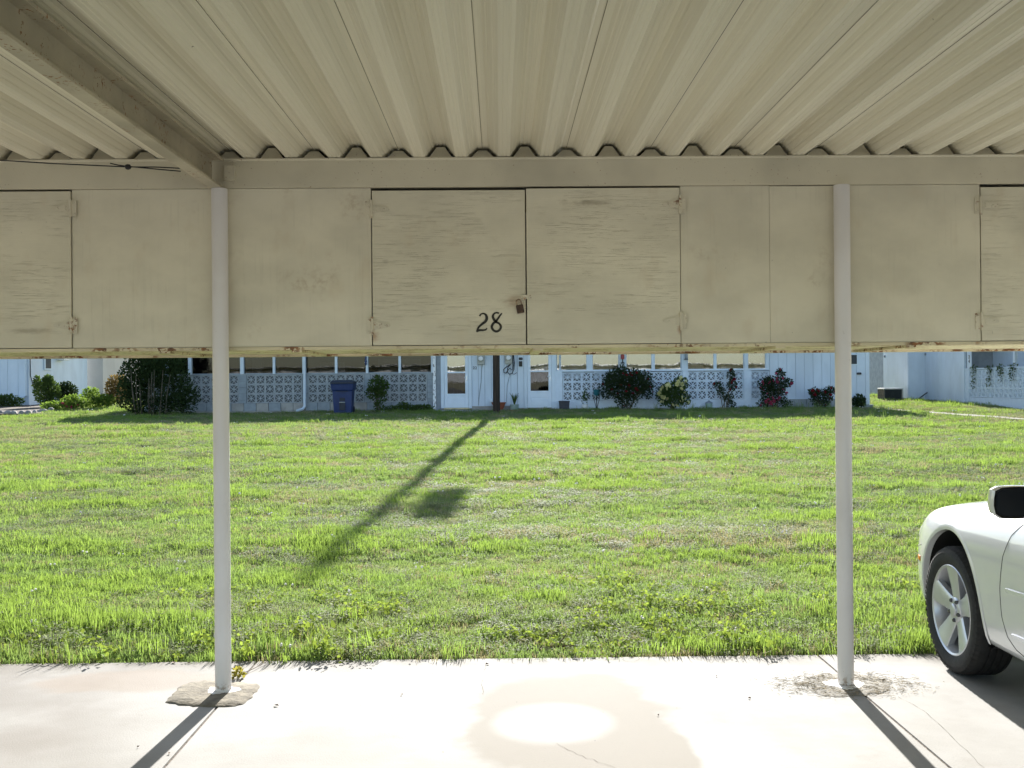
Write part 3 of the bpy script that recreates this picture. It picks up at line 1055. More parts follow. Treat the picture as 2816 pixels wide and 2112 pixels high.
# shut line between wing and front door, and the sill joint
strip("door_gap", [(-.78, .905), (-.72, .87), (-.655, .80), (-.615, .70), (-.600, .55), (-.607, .42), (-.635, .335), (-.69, .290), (-.78, .268), (-1.2, .262), (-1.72, .262)], .006, .0012, M_SEAM, 80)
strip("door_gap", [(-1.75, .90), (-1.74, .6), (-1.76, .28)], .006, .0012, M_SEAM)
strip("door_moulding", [(-.665, .555), (-.69, .557), (-1.2, .575), (-1.70, .592)], .022, .008, M_CHROME, 36)
strip("sill_trim", [(-.69, .352), (-.74, .357), (-1.2, .365), (-1.70, .372)], .026, .007, M_CHROME, 36)
flank_patch("headlight", [(.50, .700), (.80, .640), (.84, .585), (.56, .620)], .004, M_LAMP)
flank_patch("marker_lamp", [(.432, .535), (.53, .530), (.525, .500), (.437, .503)], .006, M_AMBER)
strip("bumper_gap", [(.42, .60), (.55, .575), (.75, .555)], .005, .001, M_SEAM)
# arch lip: a rounded flange round the opening
for s in (-1, 1):
    lip = MB()
    for a in np.linspace(math.radians(-14), math.radians(194), 40):
        yy, zz = ARCH_R * math.cos(a), WHEEL_Z + .015 + ARCH_R * math.sin(a)
        if zz < .205: zz = .205
        o = skin(yy * 1.03, min(zz * 1.01 + .004, .86)) if s < 0 else None
        xx = o.x if o else -skin(yy * 1.03, min(zz * 1.01 + .004, .86)).x * -1
        xx = abs(xx)
        k = math.cos(a), math.sin(a)
        for (dr, dx) in ((.022, .0005), (.013, .003), (.003, .004), (-.005, .001), (-.008, -.03)):
            lip.v.append((s * (xx + dx), k[0] * (ARCH_R + dr), WHEEL_Z + .015 + k[1] * (ARCH_R + dr)))
    for i in range(39):
        for j in range(4):
            a = i * 5 + j
            lip.f.append((a, a + 1, a + 6, a + 5) if s > 0 else (a, a + 5, a + 6, a + 1))
    put("arch_lip", lip.mesh("arch_lip", M_CARW, True), car)
    # dark inner liner
    for yc in (0.0, -2.73):
        ln = MB()
        for (r_, x_) in ((ARCH_R - .004, .885), (ARCH_R - .005, .56), (.02, .555)):
            for a in np.linspace(0, 2 * math.pi, 40, endpoint=False):
                yy_, zz_ = yc + r_ * math.cos(a), max(.21, WHEEL_Z + .015 + r_ * math.sin(a))
                xl_ = min(x_, abs(skin(yy_, min(max(zz_, .24), .8)).x) - .012) if x_ > .6 else x_
                ln.v.append((s * xl_, yy_, zz_))
        for rr in range(2):
            for i in range(40):
                j = (i + 1) % 40
                ln.f.append((rr * 40 + i, rr * 40 + j, rr * 40 + 40 + j, rr * 40 + 40 + i))
        put("wheel_well", ln.mesh("wheel_well", M_WELL, True), car)

# wheel, outer face at -x
TY_R, RIM_R, TW = .327, .231, .205
ty = [(RIM_R - .004, .006), (RIM_R + .006, -.001), (RIM_R + .030, -.008), (TY_R - .042, -.009), (TY_R - .018, -.001), (TY_R - .006, .014), (TY_R - .001, .035)]
nrib = 0
for g in range(4):
    x_ = .045 + g * .034
    ty += [(TY_R, x_), (TY_R, x_ + .018), (TY_R - .008, x_ + .020), (TY_R - .008, x_ + .026), (TY_R, x_ + .028)]
ty += [(TY_R - .006, TW - .014), (TY_R - .03, TW), (RIM_R, TW - .006)]
tyre_me = MB().lathe(ty, (0, 0, 0), 'x', 56, False)
# shoulder lugs
for k in range(64):
    a = 2 * math.pi * k / 64
    c, s_ = math.cos(a), math.sin(a)
    e = .011
    p = []
    for (r_, x_) in ((TY_R - .034, -.0095), (TY_R - .014, -.0015), (TY_R - .001, .022)):
        for q in (-e, e):
            p.append((x_ - .0022, r_ * c - q * s_, r_ * s_ + q * c))
    b = len(tyre_me.v)
    tyre_me.v += p
    tyre_me.f += [(b, b + 1, b + 3, b + 2), (b + 2, b + 3, b + 5, b + 4)]
tyre_me = tyre_me.mesh("tyre", M_TYRE, True)
rim = MB().lathe([(RIM_R + .004, .004), (RIM_R - .003, -.001), (RIM_R - .012, .004), (RIM_R - .016, .016), (RIM_R - .024, .05), (RIM_R - .030, .11), (RIM_R - .03, .16), (.05, .165)], (0, 0, 0), 'x', 56, False).mesh("rim", M_ALLOY, True)
sp = MB()
def spoke_pts(r_, hw, x_):
    return [(x_ + .006, r_, -hw), (x_, r_, -hw * .72), (x_, r_, hw * .72), (x_ + .006, r_, hw)]
secs = [(.040, .042, .030), (.075, .042, .026), (.13, .049, .018), (.19, .061, .008), (RIM_R - .008, .072, .003)]
for (r_, hw, x_) in secs:
    sp.v += spoke_pts(r_, hw, x_)
for (r_, hw, x_) in secs:
    sp.v += [(x_ + .040, r_, -hw * .9), (x_ + .040, r_, hw * .9)]
for i in range(len(secs) - 1):
    for k in range(3):
        a = i * 4 + k
        sp.f.append((a, a + 1, a + 5, a + 4))
    o = 4 * len(secs)
    sp.f.append((i * 4, i * 4 + 4, o + i * 2 + 2, o + i * 2))
    sp.f.append((i * 4 + 3, o + i * 2 + 1, o + i * 2 + 3, i * 4 + 7))
spoke_me = sp.mesh("spoke", M_ALLOY, True)
hub_me = MB().lathe([(.066, .05), (.064, .026), (.058, .021), (.034, .020), (.032, .012), (.028, .009), (.004, .008)], (0, 0, 0), 'x', 28).mesh("hub", M_ALLOY, True)
lug_me = MB().lathe([(.0105, .03), (.0105, .012), (.007, .006), (.002, .005)], (0, 0, 0), 'x', 10).mesh("lug_nut", M_LUG, True)
disc_me = MB().lathe([(.14, .10), (.14, .088), (.06, .086), (.05, .05)], (0, 0, 0), 'x', 32).mesh("brake_disc", M_WELL, True)


def wheel(s, yc, rot):
    o = put("wheel", tyre_me, car, (s * .888, yc, TY_R - .002), (rot, 0, 0), (1 if s < 0 else -1, 1, 1))
    put("rim", rim, o)
    for k in range(5):
        put("spoke", spoke_me, o, (0, 0, 0), (2 * math.pi * k / 5, 0, 0))
        a = 2 * math.pi * (k + .5) / 5
        put("lug_nut", lug_me, o, (0.004, math.cos(a) * .0535, math.sin(a) * .0535))
    put("hub_cap", hub_me, o)
    put("brake_disc", disc_me, o)
    return o


for s in (-1, 1):
    wheel(s, 0.0, .30)
    wheel(s, -2.73, 1.1)
# wing mirror: body-coloured shell with rear mirror glass coloured black for its dark reflection
def mirror(s):
    cx, cy, cz = -1.055, -1.02, 1.000
    m = MB()
    ring = []
    outline = [(-.118, .020), (-.112, .052), (-.085, .066), (-.02, .070), (.06, .068), (.105, .060), (.11, -.04), (.06, -.062), (-.02, -.066), (-.085, -.062), (-.112, -.045), (-.119, -.01)]
    for (yy, k, xo) in ((-.075, .985, 0), (-.060, 1.03, 0), (-.01, 1.0, .006), (.045, .84, .02), (.075, .5, .035)):
        for (x, z) in outline:
            m.v.append((cx + x * k + xo, cy + yy, cz + z * k))
    q = len(outline)
    for r_ in range(4):
        for i in range(q):
            j = (i + 1) % q
            m.f.append((r_ * q + i, r_ * q + j, r_ * q + q + j, r_ * q + q + i))
    m.f.append(tuple(4 * q + i for i in range(q)))
    g = MB()
    for (yy, k) in ((-.0745, .985), (-.070, .90), (-.064, .86)):
        for (x, z) in outline:
            g.v.append((cx + x * k, cy + yy, cz + z * k))
    for r_ in range(2):
        for i in range(q):
            j = (i + 1) % q
            g.f.append((r_ * q + i, r_ * q + q + i, r_ * q + q + j, r_ * q + j))
    g.f.append(tuple(2 * q + i for i in range(q))[::-1])
    arm = MB().tube([(cx + .07, cy + .02, cz - .03), (cx + .13, cy + .03, cz - .055), (cx + .20, cy + .03, cz - .06)], [.03, .026, .035], 10)
    for mbx in (m, g, arm):
        if s > 0:
            mbx.v = [(-x, y, z) for (x, y, z) in mbx.v]
    o = put("mirror", m.mesh("mirror", M_CARW, True), car)
    put("mirror_glass", g.mesh("mirror_glass", M_CARBLACK, True), o)
    put("mirror_arm", arm.mesh("mirror_arm", M_CARBLACK, True), o)


mirror(-1)
mirror(1)
# cabin: glass house with pillars and roof (out of the picture, but part of the car)
gh = [(-.98, .80, .985), (-1.75, .60, 1.40), (-2.65, .60, 1.40), (-3.35, .78, 1.0)]
gm = MB()
for (y, w, z) in gh:
    gm.v += [(-w, y, z), (w, y, z)]
gm.v += [(-.86, -1.0, .93), (.86, -1.0, .93), (-.86, -3.3, .95), (.86, -3.3, .95)]
gm.f += [(0, 1, 3, 2), (4, 5, 7, 6), (0, 2, 8), (8, 2, 4, 10), (10, 4, 6), (1, 9, 3), (9, 11, 5, 3), (11, 7, 5)]
put("glasshouse", gm.mesh("glasshouse", M_CARGLASS), car)
put("roof", MB().box(-.60, .60, -2.68, -1.72, 1.395, 1.43).mesh("roof", M_CARW, False, .015), car)
for s in (-1, 1):
    put("pillar", MB().tube([(s * .85, -1.02, .95), (s * .61, -1.75, 1.405)], .03, 8).mesh("pillar", M_CARW, True), car)
    put("pillar", MB().tube([(s * .86, -1.75, .95), (s * .61, -1.95, 1.405)], .03, 8).mesh("pillar", M_CARW, True), car)
    put("pillar", MB().tube([(s * .84, -3.28, .96), (s * .61, -2.66, 1.405)], .04, 8).mesh("pillar", M_CARW, True), car)
#==HOUSES==
# ------------------------------------------------------------------ main house across the lawn
HY = 34.40
G = lz(HY)
EAVE_Z = 3.12


def hx(px, Y=HY):
    return at(px, 1060, Y).x


def hz(py, px=1400, Y=HY):
    return at(px, py, Y).z


HX0, HX1 = hx(392), hx(2390)
house = thing("house", "long low white house facing the lawn with breeze block porch walls", "house", ((HX0 + HX1) / 2, HY + 4, G))
H = lambda nm, m, mt, par=house, **kw: build(nm, m, mt, par, **kw)
# breeze block: square frame, eight curved ribs from the centre to the corners
BB = .3065
def breeze_mesh(mat, size=BB, depth=.10):
    m = MB()
    h, t_ = size / 2 - .0015, .026
    for (x0, x1, z0, z1) in ((-h, h, -h, -h + t_), (-h, h, h - t_, h), (-h, -h + t_, -h + t_, h - t_), (h - t_, h, -h + t_, h - t_)):
        m.box(x0, x1, 0, depth, z0, z1)
    q = h - t_ * .6
    for qx in (-1, 1):
        for qz in (-1, 1):
            for side in (-1, 1):
                pts = []
                for k in range(5):
                    f = k / 4
                    bul = math.sin(f * math.pi) * .036 * side + side * .002
                    px_, pz_ = f * q, f * q
                    pts.append(((px_ + bul * .707) * qx, (pz_ - bul * .707) * qz))
                wd = .0125
                b = len(m.v)
                for k, (x, z) in enumerate(pts):
                    a, c = pts[max(k - 1, 0)], pts[min(k + 1, 4)]
                    dx, dz = c[0] - a[0], c[1] - a[1]
                    L = math.hypot(dx, dz)
                    nx_, nz_ = -dz / L * wd, dx / L * wd
                    for (sx_, yy) in ((1, .002), (-1, .002), (-1, depth), (1, depth)):
                        m.v.append((x + nx_ * sx_, yy, z + nz_ * sx_))
                for k in range(4):
                    a = b + k * 4
                    for (i, j) in ((0, 1), (1, 2), (3, 0)):
                        m.f.append((a + i, a + j, a + 4 + j, a + 4 + i))
    m.lathe([(.032, 0.001), (.032, depth)], (0, 0, 0), 'y', 8)
    return m.mesh("breeze_block", mat)


bb_grey, bb_white = breeze_mesh(M_HGREYB), breeze_mesh(M_HWHB)


def breeze_panel(px0, px1, cols, ztop, me, parent):
    xa, xb = hx(px0), hx(px1)
    pitch = (xb - xa) / cols
    L = wloc(parent)
    for c in range(cols):
        for r in range(3):
            put("breeze_block", me, parent, (xa + (c + .5) * pitch - L.x, HY + random.uniform(0, .004) - L.y, ztop - (r + .5) * BB - L.z), (0, 0, 0), (pitch / BB, 1, 1))


# --- left part: grey porch
ZTL = hz(1029.5, 900)
wall_l = H("porch_wall", MB().box(hx(398), hx(1192), HY - .02, HY + .14, G - .15, ZTL - 3 * BB - .255), M_FOUND)
for (a, b, n_) in ((330, 484, 6), (502, 656, 6), (678, 831, 6), (847.5, 1001, 6), (1020, 1174, 6)):
    if a > 390: breeze_panel(a, b, n_, ZTL, bb_grey, wall_l)
breeze_panel(400, 484, 3, ZTL, bb_grey, wall_l)
for (a, b) in ((392, 400), (484, 502), (656.5, 677.5), (831.5, 847), (1001.5, 1019.5), (1174.5, 1191)):
    L = wloc(wall_l)
    for r in range(5):
        z1 = ZTL - r * (3 * BB / 4.5)
        z0 = max(z1 - 3 * BB / 4.5 + .006, ZTL - 3 * BB)
        if z0 >= z1: continue
        build("pilaster_block", MB().box(hx(a) + .002, hx(b) - .002, HY - .012, HY + .13, z0, z1), M_HGREY, wall_l, bevel=.004)
x = hx(399)
zb = ZTL - 3 * BB - .004
while x < hx(1190):
    w_ = min(.396, hx(1190) - x)
    if w_ > .05:
        build("concrete_block", MB().box(x, x + w_ - .008, HY - .008 - random.uniform(0, .004), HY + .13, zb - .245, zb), M_HGREY if random.random() < .6 else M_FOUND, wall_l, bevel=.004)
    x += .40
H("sill", MB().box(hx(398), hx(1192), HY - .015, HY + .16, ZTL, ZTL + .028), M_HGREY)
# window posts and glass above the porch wall
WTOP = 2.78
wl = [(400, 456), (462, 518), (527, 661), (671, 750), (757, 831.5), (841, 921), (928, 1007), (1013, 1096), (1103, 1186)]
for i, (a, b) in enumerate(wl):
    win = H("window", MB().box(hx(a), hx(b), HY + .075, HY + .09, ZTL + .03, ZTL + .055).box(hx(a), hx(b), HY + .075, HY + .09, WTOP - .03, WTOP), M_HGREY2)
    build("pane", MB().box(hx(a) + .01, hx(b) - .01, HY + .080, HY + .085, ZTL + .055, WTOP - .03), M_GLASSD, win)
for (a, b, pr) in ((456, 462, .03), (518, 527, .05), (661, 671, .05), (750, 757, .02), (832, 841, .05), (921, 928, .02), (1006.5, 1013, .04), (1096, 1103, .02)):
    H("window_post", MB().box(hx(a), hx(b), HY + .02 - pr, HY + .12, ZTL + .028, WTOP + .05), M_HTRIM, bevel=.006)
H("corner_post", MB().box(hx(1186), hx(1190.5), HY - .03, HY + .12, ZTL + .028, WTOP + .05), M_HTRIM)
H("peeling_post", MB().box(hx(1191), hx(1199), HY - .10, HY - .02, G + .02, WTOP + .05), M_PEEL, bevel=.008)
H("grey_board", MB().box(hx(1199), hx(1212.5), HY + .02, HY + .06, G, WTOP + .05), M_HGREY2)
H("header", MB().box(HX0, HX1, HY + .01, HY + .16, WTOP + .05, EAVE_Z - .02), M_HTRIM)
# porch inside: floor, back wall with a door opening and pale curtains
H("porch_floor", MB().box(HX0 + .1, HX1 - .1, HY + .15, HY + 2.4, G - .1, G + .08), M_FOUND)
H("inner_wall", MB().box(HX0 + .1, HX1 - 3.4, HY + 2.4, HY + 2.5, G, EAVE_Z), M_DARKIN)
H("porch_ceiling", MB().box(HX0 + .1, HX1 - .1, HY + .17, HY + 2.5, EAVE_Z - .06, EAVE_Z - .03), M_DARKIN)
for (a, b, zt) in ((694, 722, 2.5), (880, 948, 2.35), (1040, 1158, 2.45)):
    H("curtain", MB().box(hx(a, HY + 1.8), hx(b, HY + 1.8), HY + 1.80, HY + 1.83, ZTL + .02, zt), M_CURTAIN)
# --- middle: two entrances with vertical boards between
def boards(px0, px1, n_, z0, z1, mat=M_HWHITE, y=HY + .03, proud=.0):
    xa, xb = hx(px0), hx(px1)
    w_ = (xb - xa) / n_
    for i in range(n_):
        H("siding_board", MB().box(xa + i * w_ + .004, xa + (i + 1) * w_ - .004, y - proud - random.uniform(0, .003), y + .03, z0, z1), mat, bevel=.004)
    H("siding_backing", MB().box(xa, xb, y + .018, y + .036, z0 + .005, z1 - .002), M_HGREY2)


ZB_BOARD = hz(1117, 1330)
boards(1297.5, 1441, 8, ZB_BOARD, WTOP + .05)
H("foundation_wall", MB().box(hx(1192), hx(1550), HY + .05, HY + .2, G - .2, ZB_BOARD + .02), M_FOUND)


def storm_door(px0, px1, ptop_mid, kind):
    """frame with glass upper part, meeting rail, lower panel, handle"""
    xa, xb = hx(px0), hx(px1)
    z0, z1 = hz(1121.5, px0), 2.74
    d = H("door", MB().box(xa, xa + .11, HY - .03, HY + .06, z0 - .02, z1).box(xb - .11, xb, HY - .03, HY + .06, z0 - .02, z1).box(xa + .11, xb - .11, HY - .03, HY + .06, z1 - .10, z1), M_HTRIM, bevel=.006)
    ia, ib = xa + .115, xb - .115
    ga, gb = ia + .10, ib - .10
    zg0 = hz(1083 if kind == 0 else 1075, px0)
    zmid = hz(1024.5 if kind == 0 else 1021, px0)
    build("stile", MB().box(ia, ga, HY - .012, HY + .03, z0, z1 - .105), M_HDOOR, d, bevel=.006)
    build("stile", MB().box(gb, ib, HY - .012, HY + .03, z0, z1 - .105), M_HDOOR, d, bevel=.006)
    build("rail", MB().box(ga, gb, HY - .012, HY + .03, zmid - .022, zmid + .022), M_HDOOR, d)
    build("rail", MB().box(ga, gb, HY - .012, HY + .03, zg0 - .06, zg0), M_HDOOR, d)
    build("kick_panel", MB().box(ga, gb, HY - .002, HY + .03, z0, zg0 - .06).box(ga + .03, gb - .03, HY - .012, HY - .002, z0 + .07, zg0 - .20 if kind == 0 else zg0 - .25).box(ga + .03, gb - .03, HY - .010, HY - .002, zg0 - .17 if kind == 0 else zg0 - .22, zg0 - .09), M_HDOOR, d, bevel=.004)
    build("pane", MB().box(ga, gb, HY + .004, HY + .009, zg0, zmid - .022), M_GLASSD, d)
    build("pane", MB().box(ga, gb, HY + .004, HY + .009, zmid + .022, z1 - .105), M_GLASS, d)
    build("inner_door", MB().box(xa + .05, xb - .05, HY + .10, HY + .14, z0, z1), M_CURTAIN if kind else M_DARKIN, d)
    if kind == 0:
        for f in (1 / 3, 2 / 3):
            xm = ga + (gb - ga) * f
            build("muntin", MB().box(xm - .012, xm + .012, HY + .075, HY + .098, zg0, zmid + .25), M_HGREYB, d)
        build("muntin", MB().box(ga, gb, HY + .07, HY + .096, (zg0 + zmid) / 2 - .010, (zg0 + zmid) / 2 + .010), M_HGREYB, d)
        build("blind", MB().prism([(ga, zmid + .10), (gb, zmid + .30), (gb, z1), (ga, z1)], 'y', HY + .045, HY + .05), M_CURTAIN, d)
    else:
        build("blind", MB().box(ga, gb, HY + .045, HY + .05, zmid + .05, z1), M_CURTAIN, d)
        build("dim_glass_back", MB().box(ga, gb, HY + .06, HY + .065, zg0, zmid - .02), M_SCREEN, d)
        wv = MB()
        for (qs, wq) in ((((.20, .95), (.28, .70), (.38, .45), (.33, .15)), .06), (((.62, .98), (.80, .75), (.78, .40), (.70, .02)), .08)):
            P_ = [Vector((ga + (gb - ga) * u, HY + .056, zg0 + (zmid - .02 - zg0) * v)) for (u, v) in qs]
            wv.tube(P_, [.012, wq * .4, wq * .55, .012], 8)
        build("tied_curtain", wv, M_CURTAIN, d, True)
    hxp = ib - .05
    hzp = zmid - .18
    build("handle", MB().box(hxp - .015, hxp + .015, HY - .022, HY - .012, hzp - .10, hzp + .06).tube([(hxp, HY - .02, hzp), (hxp, HY - .05, hzp), (hxp - .09, HY - .05, hzp + .005)], .009, 8), M_CHROME, d, True)
    return d


storm_door(1212.5, 1297.5, 0, 0)
H("threshold", MB().box(hx(1221), hx(1291), HY - .10, HY + .05, hz(1125.5, 1250), hz(1121.8, 1250)), M_THRESH)
H("trim_board", MB().box(hx(1424.5), hx(1440.5), HY - .012, HY + .03, hz(1122, 1430), WTOP + .05), M_HTRIM, bevel=.005)
storm_door(1441, 1526.5, 0, 1)
H("pilaster", MB().box(hx(1526.5), hx(1547), HY - .03, HY + .14, G - .1, hz(1018, 1540)), M_HWHB, bevel=.008)
H("mullion", MB().box(hx(1526.5), hx(1530), HY - .03, HY + .12, hz(1018, 1540), WTOP + .05), M_HTRIM)
# number 22 on the boards
def letters(txt, size, mat, parent, loc, rot, name="numeral"):
    for i, ch in enumerate(txt):
        cu = bpy.data.curves.new("txt", 'FONT')
        cu.body = ch
        cu.size = size
        cu.extrude = .004
        cu.offset = size * .012
        to = bpy.data.objects.new("txt", cu)
        COL.objects.link(to)
        me_ = eval_mesh(to, "num")
        bpy.data.objects.remove(to)
        me_.materials.clear()
        me_.materials.append(mat)
        o = put(name, me_, parent, loc[i], rot)


pn = [at(1300.5, 1015.2, HY + .02), at(1306.3, 1015.2, HY + .02)]
letters("22", .125, M_BLACK, house, [p - Vector((0, 0, 0)) - house.location for p in pn], (math.pi / 2, 0, 0))
# electricity meters with conduit
for (px_, py_) in ((1322.5, 988), (1398.5, 986)):
    p = at(px_, py_, HY - .02)
    mt = H("electric_meter", MB().prism([(p.x - .115, p.z - .17), (p.x + .115, p.z - .17), (p.x + .125, p.z + .12), (p.x + .09, p.z + .17), (p.x - .09, p.z + .17), (p.x - .125, p.z + .12)], 'y', HY - .10, HY + .02), M_METER, bevel=.012)
    build("glass_dome", MB().lathe([(.088, -.10), (.088, -.16), (.075, -.20), (.04, -.215), (.004, -.218)], (p.x, HY, p.z + .02), 'y', 24), M_METERGL, mt, True)
    build("dial_face", MB().lathe([(.06, -.2185), (.058, -.2205), (.004, -.221)], (p.x, HY, p.z + .03), 'y', 20), M_POTWHITE, mt)
    build("conduit", MB().tube([(p.x, HY - .04, p.z + .16), (p.x, HY - .04, EAVE_Z + .2)], .028, 10), M_HGREY2, mt, True)
H("ground_wire", MB().tube([at(1325, 1003, HY + .012), at(1323, 1050, HY + .012), at(1317, 1095, HY + .012), at(1316, 1114, HY + .012)], .009, 6), M_HGREY, smooth=True)
H("ground_wire", MB().tube([at(1402, 1028, HY + .012), at(1395, 1060, HY + .012), at(1392, 1110, HY + .012)], .007, 6), M_HGREY, smooth=True)
H("outlet_box", MB().box(hx(1347), hx(1354), HY - .05, HY + .02, hz(1105, 1350), hz(1096, 1350)), M_HTRIM, bevel=.005)
p = at(1432, 986.5, HY - .014)
H("name_plate", MB().prism([(p.x - .065 * math.copysign(1, 1) + q[0], p.z + q[1]) for q in ((0, -.03), (.02, -.045), (.11, -.045), (.13, -.03), (.13, .03), (.11, .042), (.02, .042), (0, .03))], 'y', HY - .026, HY - .0125), M_POTDARK)
p = at(1431.5, 1000.5, HY - .014)
H("letter_box", MB().box(p.x - .055, p.x + .055, HY - .055, HY - .0125, p.z - .085, p.z + .085), M_BLACK, bevel=.008)
p = at(1433, 974, HY - .014)
H("door_bell", MB().lathe([(.025, 0), (.025, -.03), (.01, -.05)], (p.x, HY - .0125, p.z), 'y', 12), M_BLACK, smooth=True)
# coil of black cable hung under the right meter
ck = thing("hanging_cable", "loose coil of black cable hanging beside the right electric meter", "cable", tuple(at(1405, 1020, HY - .06)))
build("cable", MB().tube([at(*q, HY - .05 - .01 * i) for i, q in enumerate(((1410, 962), (1410, 985), (1411, 1005), (1409, 1018), (1401, 1012), (1396, 1020), (1392, 1026), (1386, 1025), (1385, 1016), (1393, 1009), (1404, 1001)))], .016, 8), M_CABLE, ck, True)
build("cable", MB().tube([at(*q, HY - .07) for q in ((1410.5, 962), (1413, 985), (1414.5, 1000), (1413, 1016), (1408, 1027), (1401, 1029), (1396, 1024), (1396, 1012), (1402, 1004))], .014, 8), M_CABLE, ck, True)
build("cable", MB().tube([at(*q, HY - .07) for q in ((1408, 1027), (1414, 1029.5), (1418, 1027), (1421, 1024))], .008, 6), M_CABLE, ck, True)
# concrete step blocks in front of the left entrance
st = thing("entrance_step", "row of concrete block steps before the left white door", "step", tuple(lawn_at(1260, 1137)))
ys_ = HY - .62
for (a, b) in ((1186, 1224), (1225, 1260), (1261, 1295), (1296, 1330)):
    build("step_block", MB().box(hx(a, ys_) + .004, hx(b, ys_) - .004, ys_, ys_ + .24, lz(ys_) - .04, hz(1127.5, a, ys_) + random.uniform(-.01, .01)), M_STEP, st, bevel=.01)
build("brick_landing", MB().box(hx(1187), hx(1335), HY - .36, HY - .04, G - .1, hz(1126.5, 1260)), simple("landing_concrete", (0.30, 0.24, 0.21), .9, .25, 9), st)
H("porch_apron", MB().box(hx(1336), hx(2110), HY - .30, HY - .035, G - .15, hz(1131, 1800)), M_FOUND)
# --- right part: white porch
ZTR = hz(1022.5, 1800)
wall_r = H("porch_wall", MB().box(hx(1547), hx(2116), HY - .012, HY + .14, G - .1, ZTR - 3 * BB - .004), M_HWHB)
for (a, b, n_) in ((1548, 1704, 6), (1721, 1876, 6), (1893, 2045, 6), (2065, 2115.5, 2)):
    breeze_panel(a, b, n_, ZTR, bb_white, wall_r)
for (a, b) in ((1704.5, 1720.5), (1876.5, 1892.5), (2045.5, 2064.5)):
    build("pilaster", MB().box(hx(a), hx(b), HY - .03, HY + .14, G - .05, ZTR + .02), M_HWHB, wall_r, bevel=.008)
H("sill", MB().box(hx(1530), hx(2116), HY - .035, HY + .16, ZTR + .0205, ZTR + .055), M_HTRIM, bevel=.008)
wr = [(1531, 1540), (1541.5, 1615), (1629, 1703), (1722, 1794), (1800, 1874), (1891, 1965), (1970, 2047), (2057, 2107)]
for (a, b) in wr:
    win = H("window", MB().box(hx(a), hx(b), HY + .03, HY + .07, ZTR + .055, ZTR + .085).box(hx(a), hx(b), HY + .03, HY + .07, WTOP - .03, WTOP)
            .box(hx(a), hx(a) + .022, HY + .03, HY + .07, ZTR + .085, WTOP - .03).box(hx(b) - .022, hx(b), HY + .03, HY + .07, ZTR + .085, WTOP - .03), M_HTRIM)
    build("pane", MB().box(hx(a) + .022, hx(b) - .022, HY + .048, HY + .053, ZTR + .085, WTOP - .03), M_GLASS, win)
for (a, b, pr) in ((1615, 1629, .03), (1703.5, 1721.5, .05), (1794, 1800, .02), (1874.5, 1890.5, .05), (1965, 1970, .02), (2047.5, 2056.5, .04), (2107, 2116, .04)):
    H("window_post", MB().box(hx(a), hx(b), HY + .03 - pr, HY + .12, ZTR + .055, WTOP + .05), M_HTRIM, bevel=.006)
for (a, b, zt, zl) in ((1545, 1606, 2.6, 0), (1634, 1700, 2.6, 0), (1730, 1790, 2.7, 0), (1894, 1935, 2.7, 0), (1985, 2040, 2.1, 0), (2060, 2104, 2.45, 0)):
    H("curtain", MB().box(hx(a, HY + 1.2), hx(b, HY + 1.2), HY + 1.20, HY + 1.23, ZTR - .2, zt), M_CURTAIN)
# --- right end: vertical boards over a block footing
ZB2 = hz(1096, 2200)
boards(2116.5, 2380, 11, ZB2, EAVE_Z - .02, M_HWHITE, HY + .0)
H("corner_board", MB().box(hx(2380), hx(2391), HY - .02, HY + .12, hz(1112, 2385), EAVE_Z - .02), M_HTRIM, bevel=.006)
H("water_table", MB().box(hx(2116.5), hx(2392), HY - .035, HY + .06, ZB2 - .02, ZB2), M_HTRIM)
x = hx(2117)
while x < hx(2390):
    w_ = min(.396, hx(2392) - x)
    for r in range(2):
        H("footing_block", MB().box(x + (.2 if r else 0), min(x + w_ + (.2 if r else 0), hx(2392)) - .008, HY - .016, HY + .1, ZB2 - .022 - (r + 1) * .19 + .006, ZB2 - .022 - r * .19), M_HGREYB, bevel=.004)
    x += .40
w2 = H("window", MB().box(hx(2338), hx(2359), HY - .03, HY + .0, hz(1004.5, 2350), hz(974, 2350)), M_HTRIM, bevel=.006)
build("pane", MB().box(hx(2341), hx(2356), HY - .036, HY - .031, hz(1001, 2350), hz(976, 2350)), M_SCREEN, w2)
p = at(2362, 1027.5, HY - .02)
H("wall_vent", MB().prism([(p.x - .07, p.z - .03), (p.x + .07, p.z - .03), (p.x + .075, p.z + .02), (p.x + .05, p.z + .04), (p.x - .05, p.z + .04), (p.x - .075, p.z + .02)], 'y', HY - .06, HY), M_POTDARK, bevel=.006)
for s_, sh in ((HX0, -1), (HX1, 1)):
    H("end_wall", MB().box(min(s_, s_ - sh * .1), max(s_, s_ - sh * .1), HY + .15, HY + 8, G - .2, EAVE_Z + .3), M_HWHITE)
H("rear_wall", MB().box(HX0 + .11, HX1 - .11, HY + 7.9, HY + 8, G - .2, EAVE_Z), M_HWHITE)
